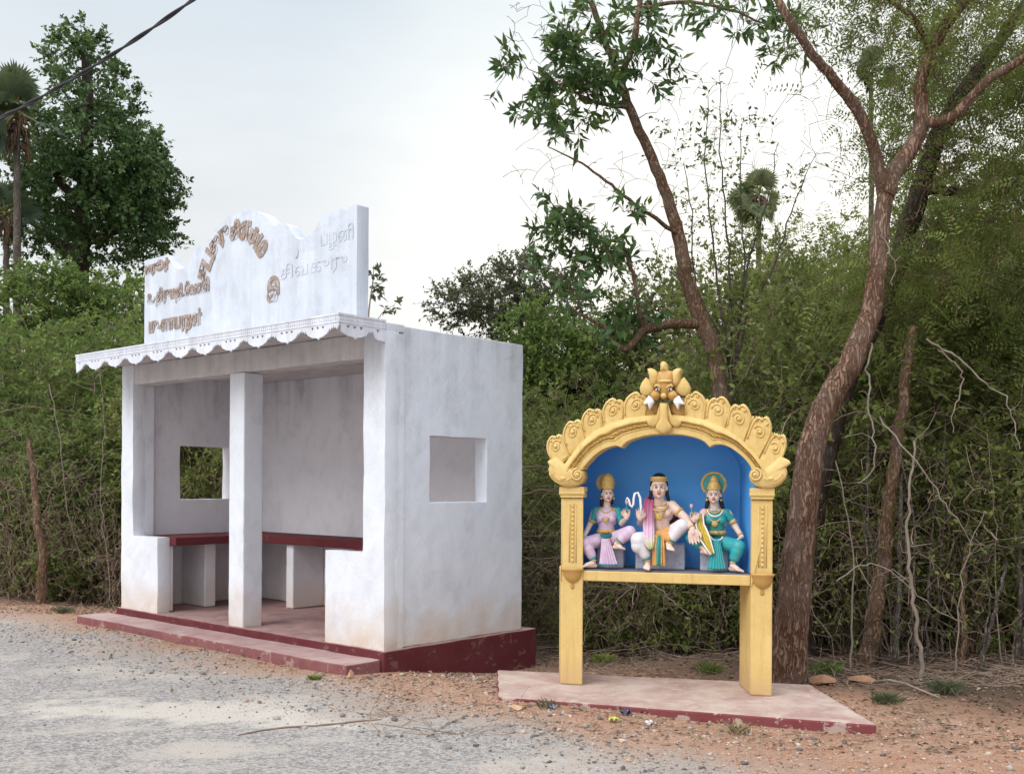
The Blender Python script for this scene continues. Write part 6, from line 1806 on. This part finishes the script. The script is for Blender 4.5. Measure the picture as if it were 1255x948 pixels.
M_STALK = paint('palm_stalk', (0.20, 0.20, 0.07), 0.3, 0.6, 10)
palm('fan palm with a slim grey trunk at the left edge', 21, 140, 24, 1.22, 0.085, 'fan palms', 24)
palm('low young fan palm half hidden under the taller palm', 8, 262, 25, 0.85, 0.08, 'fan palms', 14)
palm('hazy fan palm far off in the bright gap of the sky', 930, 240, 42, 1.25, 0.12, 'fan palms', 17, 0.0, PALM_HAZED)
palm('fan palm crown high between the limbs of the forked tree', 1068, 84, 24, 0.6, 0.06, 'fan palms', 15)


# ------------------------------------------------------------------ bare stems in the thicket
def stem(name, label, cat, pts, rad, mat, Y, kids=5, group=None, spread=0.5, ground=True):
    p = Plant(); P = [A(a, b, Y + (c if len(q) > 2 else 0)) for q in pts for a, b, c in [(q + (0,))[:3]]]
    if ground: P[0][2] = GZ(P[0][0], P[0][1]) - 0.04
    Q = p.limb(P, np.linspace(rad, rad * 0.45, len(P)), 8, max(rad * 0.10, 0.010))
    m = len(Q)
    T = np.array([Q[int(m * rng.uniform(0.35, 0.98))] + rng.uniform(-1, 1, 3) * spread * np.array([0.7, 0.4, 0.7]) + [0, 0, 0.15] for _ in range(kids)]) if kids else []
    if kids: p.attach(T, 0.002, rad * 0.45, 0.15, n=4)
    return finish(p, name, label, cat, mat, None, group, wood_name='stem')


stem('sapling', 'crooked orange-brown sapling trunk standing in the thicket right of the forked tree', 'sapling', [(1062, 836), (1064, 800), (1074, 740), (1086, 670), (1087, 620), (1096, 575), (1102, 530), (1108, 470), (1118, 400)], 0.085, BARK_TAN, 9.3, 4)
stem('sapling', 'thin pale sapling with a forked foot in front of the dark thicket', 'sapling', [(1128, 846), (1131, 810), (1124, 770), (1117, 720), (1112, 660), (1114, 600), (1120, 540)], 0.0198, TWIG_PALE, 8.7, 5)
stem('sapling', 'slim grey sapling beside the orange-brown trunk', 'sapling', [(1096, 826), (1100, 770), (1104, 700), (1102, 640), (1106, 580)], 0.026, BARK_GREY, 9.2, 5)
stem('sapling', 'thin leaning sapling near the right edge above the twig pile', 'sapling', [(1200, 830), (1210, 780), (1224, 730), (1232, 690)], 0.026, BARK_GREY, 9.0, 4)
stem('sapling', 'straight grey sapling at the far right edge', 'sapling', [(1246, 822), (1250, 740), (1251, 650), (1256, 560)], 0.03, BARK_GREY, 9.4, 3)
stem('sapling', 'broken brown stump sapling with snapped top at the right', 'sapling', [(1180, 820), (1181, 740), (1183, 668)], 0.036, BARK_TAN, 9.4, 2)
stem('sapling', 'leaning red-brown trunk low in the left thicket', 'sapling', [(48, 738), (52, 710), (53, 680), (46, 640), (42, 590), (36, 540)], 0.075, BARK_TAN, 13.6, 4)
stem('dead_branch', 'long pale dead branch slanting down through the thicket at the right', 'branch', [(1078, 510, 0.1), (1105, 545), (1140, 590), (1165, 625), (1192, 668)], 0.0087, TWIG_PALE, 8.6, 2, 'pale dead branches', 0.3, False)
stem('dead_branch', 'pale hanging dead branch with a hooked end beside the forked trunk', 'branch', [(1068, 420), (1062, 455), (1066, 500), (1074, 540), (1072, 575), (1052, 592)], 0.0093, TWIG_PALE, 8.5, 2, 'pale dead branches', 0.3, False)
stem('dead_branch', 'long pale dead branch arching to the right edge', 'branch', [(1135, 415), (1170, 435), (1205, 470), (1228, 482), (1240, 510), (1250, 550)], 0.0093, TWIG_PALE, 8.7, 4, 'pale dead branches', 0.3, False)
stem('dead_branch', 'pale dead branch drooping beside the upper right trunk', 'branch', [(1150, 430), (1178, 450), (1180, 475), (1166, 510), (1168, 530)], 0.0074, TWIG_PALE, 8.8, 3, 'pale dead branches', 0.3, False)
stem('dead_branch', 'looping pale vine hanging on the forked trunk', 'branch', [(1085, 262), (1076, 280), (1085, 300), (1098, 325), (1094, 350)], 0.0062, TWIG_PALE, 8.1, 1, 'pale dead branches', 0.2, False)
stem('dead_branch', 'curved pale branch low across the stems at the right', 'branch', [(1025, 712), (1040, 698), (1062, 690), (1082, 692), (1110, 715), (1150, 748), (1185, 765)], 0.0074, TWIG_PALE, 8.7, 1, 'pale dead branches', 0.2, False)
stem('dead_branch', 'pale twig leaning over the twig tangle behind the shrine', 'branch', [(800, 715), (830, 740), (845, 755), (848, 772)], 0.0074, TWIG_PALE, 9.7, 4, 'pale dead branches', 0.3, False)
stem('dead_branch', 'thin pale branch bending through the left thicket', 'branch', [(60, 470), (75, 540), (78, 600), (92, 660), (104, 700)], 0.0055, TWIG_PALE, 13.5, 5, 'pale dead branches', 0.5, False)
stem('dead_branch', 'thin pale shoot beside the left corner of the shelter', 'branch', [(134, 735), (132, 680), (122, 620), (128, 520), (122, 455)], 0.006, TWIG_PALE, 13.3, 5, 'pale dead branches', 0.5, False)

for k in range(14):
    x0 = 1040 + 215 * (k + rng.uniform(0, 0.8)) / 14; y0 = 822 + rng.uniform(-14, 10); hgt = rng.uniform(130, 330); ln = rng.normal(0, 26)
    stem('sapling', 'thin grey stem standing among many in the dark thicket at the right', 'sapling', [(x0, y0), (x0 + ln * 0.2 + rng.normal(0, 4), y0 - hgt * 0.3), (x0 + ln * 0.5 + rng.normal(0, 6), y0 - hgt * 0.6), (x0 + ln + rng.normal(0, 8), y0 - hgt)], rng.uniform(0.006, 0.012), BARK_GREY if k % 4 else TWIG_PALE, rng.uniform(8.9, 9.8), 7, 'thin grey stems in the thicket')

# ------------------------------------------------------------------ things lying about
o = MB().tube([tuple(on_ground(a, b, 0.0) + Vector((0, 0, GZ(*on_ground(a, b)[:2]) + c))) for a, b, c in ((1072, 836, .03), (1090, 838, .05), (1110, 843, .05), (1130, 848, .03), (1152, 855, .02))], [0.010, 0.012, 0.010, 0.009, 0.006], 8).build('fallen_branch', TWIG_PALE, smooth=True)
tag(o, 'pale fallen branch lying on the ground at the foot of the right thicket', 'branch')
o = MB().tube([tuple(Vector((q.x, q.y, GZ(q.x, q.y) + 0.006))) for q in [on_ground(a, b, 0.05) for a, b in ((292, 902), (320, 896), (350, 892), (385, 890), (415, 887), (440, 884), (468, 882))]], [0.004, 0.006, 0.006, 0.006, 0.005, 0.005, 0.003], 6).build('dry_twig', TWIG, smooth=True)
tag(o, 'thin dry twig lying on the worn asphalt', 'twig')


def rock(label, px, py, s, sq, mat, name='rock', cat='rock'):
    g = on_ground(px, py, 0.0); z = GZ(g.x, g.y); g = on_ground(px, py, z)
    bm = bmesh.new(); bmesh.ops.create_icosphere(bm, subdivisions=3, radius=1)
    for v in bm.verts:
        n = v.co.copy()
        for k in range(7):
            d = Vector(rng.normal(size=3)).normalized() if False else Vector((math.sin(k * 2.4 + px), math.cos(k * 1.7 + py), math.sin(k * 3.1 + 0.5 * px))).normalized()
            h = 0.62 + 0.16 * math.sin(k * 5 + px)
            t_ = v.co.dot(d)
            if t_ > h: v.co -= d * (t_ - h) * 0.9
        v.co = Vector((v.co.x * s * sq[0], v.co.y * s * sq[1], v.co.z * s * sq[2]))
    me = bpy.data.meshes.new(name); bm.to_mesh(me); bm.free()
    o = link_mesh(name, me, mat, None)
    o.location = (g.x, g.y, z + s * sq[2] * 0.45); o.rotation_euler = (0, 0, px)
    return tag(o, label, cat)


M_ROCK = paint('orange_rock', (0.40, 0.22, 0.13), 0.4, 0.9, 14, dark=(0.22, 0.12, 0.08), spec=0.15)
M_ROCK2 = paint('tan_stone', (0.55, 0.36, 0.22), 0.4, 0.9, 20, dark=(0.35, 0.20, 0.12), spec=0.15)
rock('orange-brown rock at the foot of the forked tree', 1008, 838, 0.10, (1.1, 0.8, 0.6), M_ROCK)
rock('low brown rock under the crooked sapling', 1058, 836, 0.10, (1.3, 0.8, 0.45), M_ROCK)
rock('pointed orange stone at the corner of the step', 429, 832, 0.05, (0.7, 0.6, 1.1), M_ROCK2, 'stone', 'stone')
rock('flat pale stone in front of the slab', 633, 868, 0.055, (1.3, 0.8, 0.4), M_ROCK2, 'stone', 'stone')


def scrap(label, px, py, s, col, name='litter_scrap', h=0.3, zoff=0.0, group=None):
    g = on_ground(px, py, 0.0); z = GZ(g.x, g.y); g = on_ground(px, py, z + zoff)
    n = 9; V = []; Fc = []
    for i in range(n):
        for j in range(n):
            u, v = i / (n - 1) - 0.5, j / (n - 1) - 0.5
            V.append((u * s * (1 + 0.3 * math.sin(7 * v + px)), v * s * 0.8 * (1 + 0.3 * math.cos(6 * u)), s * h * (0.5 + 0.5 * math.sin(9 * u + px) * math.cos(8 * v + py)) + rng.uniform(0, 0.1) * s))
    for i in range(n - 1):
        for j in range(n - 1): Fc.append((i * n + j, i * n + j + 1, (i + 1) * n + j + 1, (i + 1) * n + j))
    k = len(V); V += [(x, y, z_ - 0.003) for x, y, z_ in V]; Fc += [tuple(k + q for q in f[::-1]) for f in Fc]
    o = MB().add(V, Fc).build(name, paint(name + '_' + str(px), col, 0.3, 0.5, 30), None, smooth=True)
    o.location = (g.x, g.y, z + zoff + 0.004); o.rotation_euler = (0, 0, px * 0.7)
    return tag(o, label, 'litter', group)


scrap('crumpled white plastic bag caught in the twigs behind the shrine', 756, 796, 0.13, (0.55, 0.58, 0.60), 'plastic_bag', 0.8)
scrap('yellow-green crumpled wrapper in front of the slab', 752, 884, 0.06, (0.55, 0.55, 0.12), 'wrapper', 0.5)
scrap('dark blue wrapper against the front edge of the slab', 768, 876, 0.075, (0.06, 0.06, 0.11), 'wrapper', 0.5)
scrap('small light blue wrapper below the left part of the slab', 676, 868, 0.05, (0.20, 0.26, 0.45), 'wrapper', 0.4)
scrap('white scrap of paper on the earth in front of the slab', 797, 888, 0.07, (0.62, 0.58, 0.56), 'paper_scrap', 0.3)

# dead leaves strewn under the trees and along the slab
n = 20000
lx = rng.uniform(-9, 5.5, n); ly = np.where(lx < -4.4, rng.uniform(12.0, 15.5, n), rng.uniform(6.0, 10.8, n))
xb = CB * (lx - OB.x) + SB * (ly - OB.y); yb = -SB * (lx - OB.x) + CB * (ly - OB.y)
ok = (yb > -0.35 + 0.55 * rng.normal(size=n)) & ~((xb > -4.65) & (xb < 0.1) & (yb > -0.42) & (yb < 1.95))
lx, ly = lx[ok], ly[ok]; n = len(lx)
P = np.stack([lx, ly, ground_z(lx, ly) + 0.008], -1)
# none on the slab itself
e0, e1 = np.array(top[0]), np.array(top[1]); e2 = np.array(top[2]); e3 = np.array(top[3])
poly = np.array([e0, e1, e2, e3])[:, :2]
ins = np.ones(n, bool)
for k in range(4):
    a, b = poly[k], poly[(k + 1) % 4]; ins &= ((b[0] - a[0]) * (P[:, 1] - a[1]) - (b[1] - a[1]) * (P[:, 0] - a[0])) > -0.02
P = P[~ins]; n = len(P)
D = nrm(rdir(n) * [1, 1, 0.25]); N = nrm(rdir(n) * 0.5 + [0, 0, 1]); N = nrm(N - D * np.sum(N * D, 1)[:, None]); S = np.cross(D, N)
LL = rng.uniform(0.015, 0.055, n); W = LL * 0.5; mid = P + D * (LL * 0.5)[:, None] + N * (LL * 0.12)[:, None]
Q = np.stack([P, mid + S * (W / 2)[:, None], P + D * LL[:, None], mid - S * (W / 2)[:, None]], 1).reshape(-1, 3)
tag(link_mesh('leaf_litter', mesh_np('leaf_litter', Q, np.arange(n * 4).reshape(-1, 4), rng.uniform(0, 1, n)), attr_mat('dead_leaves', [(0, (0.09, 0.055, 0.035)), (0.5, (0.22, 0.14, 0.085)), (0.85, (0.36, 0.26, 0.16)), (1, (0.14, 0.15, 0.05))])), kind='stuff')


# broken twigs and straw on the ground
n = 1500
lx = np.concatenate([rng.uniform(0.2, 5.4, 1100), rng.uniform(-8.5, -4.6, 250), rng.uniform(-1.0, 3.0, 150)]); ly = np.concatenate([8.2 + np.abs(rng.normal(0, 1.0, 1100)), rng.uniform(12.6, 14.5, 250), rng.uniform(6.2, 7.4, 150)])
ok = ~((lx > -0.3) & (lx < 2.45) & (ly > 6.4) & (ly < 8.5) & (ly > 7.25 - 0.33 * lx))
lx, ly = lx[ok], ly[ok]
tw = Plant()
for k in range(len(lx)):
    a = rng.uniform(0, 6.28); L = rng.uniform(0.06, 0.40); d = np.array([math.cos(a), math.sin(a), rng.uniform(0, 0.25)])
    p0 = np.array([lx[k], ly[k], GZ(lx[k], ly[k]) + 0.006]); u = np.linspace(0, 1, 4)[:, None]
    Q = p0 + d * L * u + rng.normal(0, 0.05 * L, (4, 3)) * [1, 1, 0.3]
    tw.lines.append((Q, np.linspace(1, 0.5, 4) * rng.uniform(0.0015, 0.0045), 4))
v, f = tw.wood_arrays(); tag(link_mesh('twig_litter', mesh_np('twig_litter', v, f), TWIG), kind='stuff')


def tuft(label, px, py, n, h, leaves, group='grass tufts on the verge'):
    g = on_ground(px, py, 0.0); z = GZ(g.x, g.y); g = on_ground(px, py, z)
    V = []
    for k in range(n):
        a = rng.uniform(0, 6.28); b = np.array([rng.normal(0, h * 0.35), rng.normal(0, h * 0.25), 0]); L = h * rng.uniform(0.5, 1.1)
        d = nrm(np.array([math.cos(a) * 0.7, math.sin(a) * 0.7, 1.0])); s = nrm(np.cross(d, [0.3, 0.7, 0.1])) * 0.006
        m = b + d * L * 0.55; t_ = b + d * L + np.array([math.cos(a), math.sin(a), -0.3]) * L * 0.2
        V += [b, m + s, t_, m - s]
    o = link_mesh('grass_tuft', mesh_np('grass_tuft', np.array(V), np.arange(len(V)).reshape(-1, 4), rng.uniform(0, 1, n)), leaves)
    o.location = (g.x, g.y, z); return tag(o, label, 'grass', group)


tuft('fresh green grass tuft by the pointed stone at the step', 386, 834, 60, 0.07, GREEN_FRESH)
tuft('small dry grass tuft growing along the middle of the step', 296, 802, 40, 0.06, GREEN_GREY)
tuft('weed tuft at the step left of the green grass', 352, 815, 40, 0.06, GREEN_OLIVE)
tuft('dry weeds beside the left end of the step', 78, 752, 90, 0.13, GREEN_GREY)
tuft('thin weed standing in front of the slab at the left', 670, 868, 26, 0.09, GREEN_GREY)
tuft('withered grass leaning on the front of the slab', 905, 900, 70, 0.11, attr_mat('straw', [(0, (0.25, 0.20, 0.10)), (1, (0.42, 0.34, 0.22))]))
tuft('green weeds behind the slab beside the right post', 870, 826, 90, 0.14, GREEN_FRESH)
tuft('dry grass right of the slab', 1085, 862, 110, 0.12, GREEN_GREY)
tuft('wide patch of dry weeds near the right edge', 1160, 850, 240, 0.14, GREEN_GREY)
tuft('sparse green weeds behind the slab near the left post', 740, 812, 130, 0.12, GREEN_OLIVE)
tuft('low green weeds at the foot of the forked tree', 1010, 826, 110, 0.15, GREEN_FRESH)

# ------------------------------------------------------------------ overhead cable, twisted pair from the upper left
Ym = 9.0
a, b = A(-60, 172, 9.5), A(300, -47, 7.0)
n = 90; t = np.linspace(0, 1, n)[:, None]; L = a + (b - a) * t; L[:, 2] -= 0.10 * 4 * (t * (1 - t))[:, 0]
ax = nrm(b - a); u_ = nrm(np.cross(ax, [0, 0, 1])); v_ = np.cross(ax, u_)
M_CABLE = paint('black_cable', (0.03, 0.026, 0.032), 0.1, 0.55, 10)
cab = empty('overhead_cable', tuple(a), 0, 'twisted black overhead cable crossing the upper left sky', 'cable')
for ph in (0, math.pi):
    w_ = 2 * math.pi * 5.5 * t[:, 0] + ph
    q = L + (u_ * np.cos(w_)[:, None] + v_ * np.sin(w_)[:, None]) * 0.008 - a
    MB().tube([tuple(x) for x in q], 0.0088, 7).build('cable_strand', M_CABLE, cab, smooth=True)
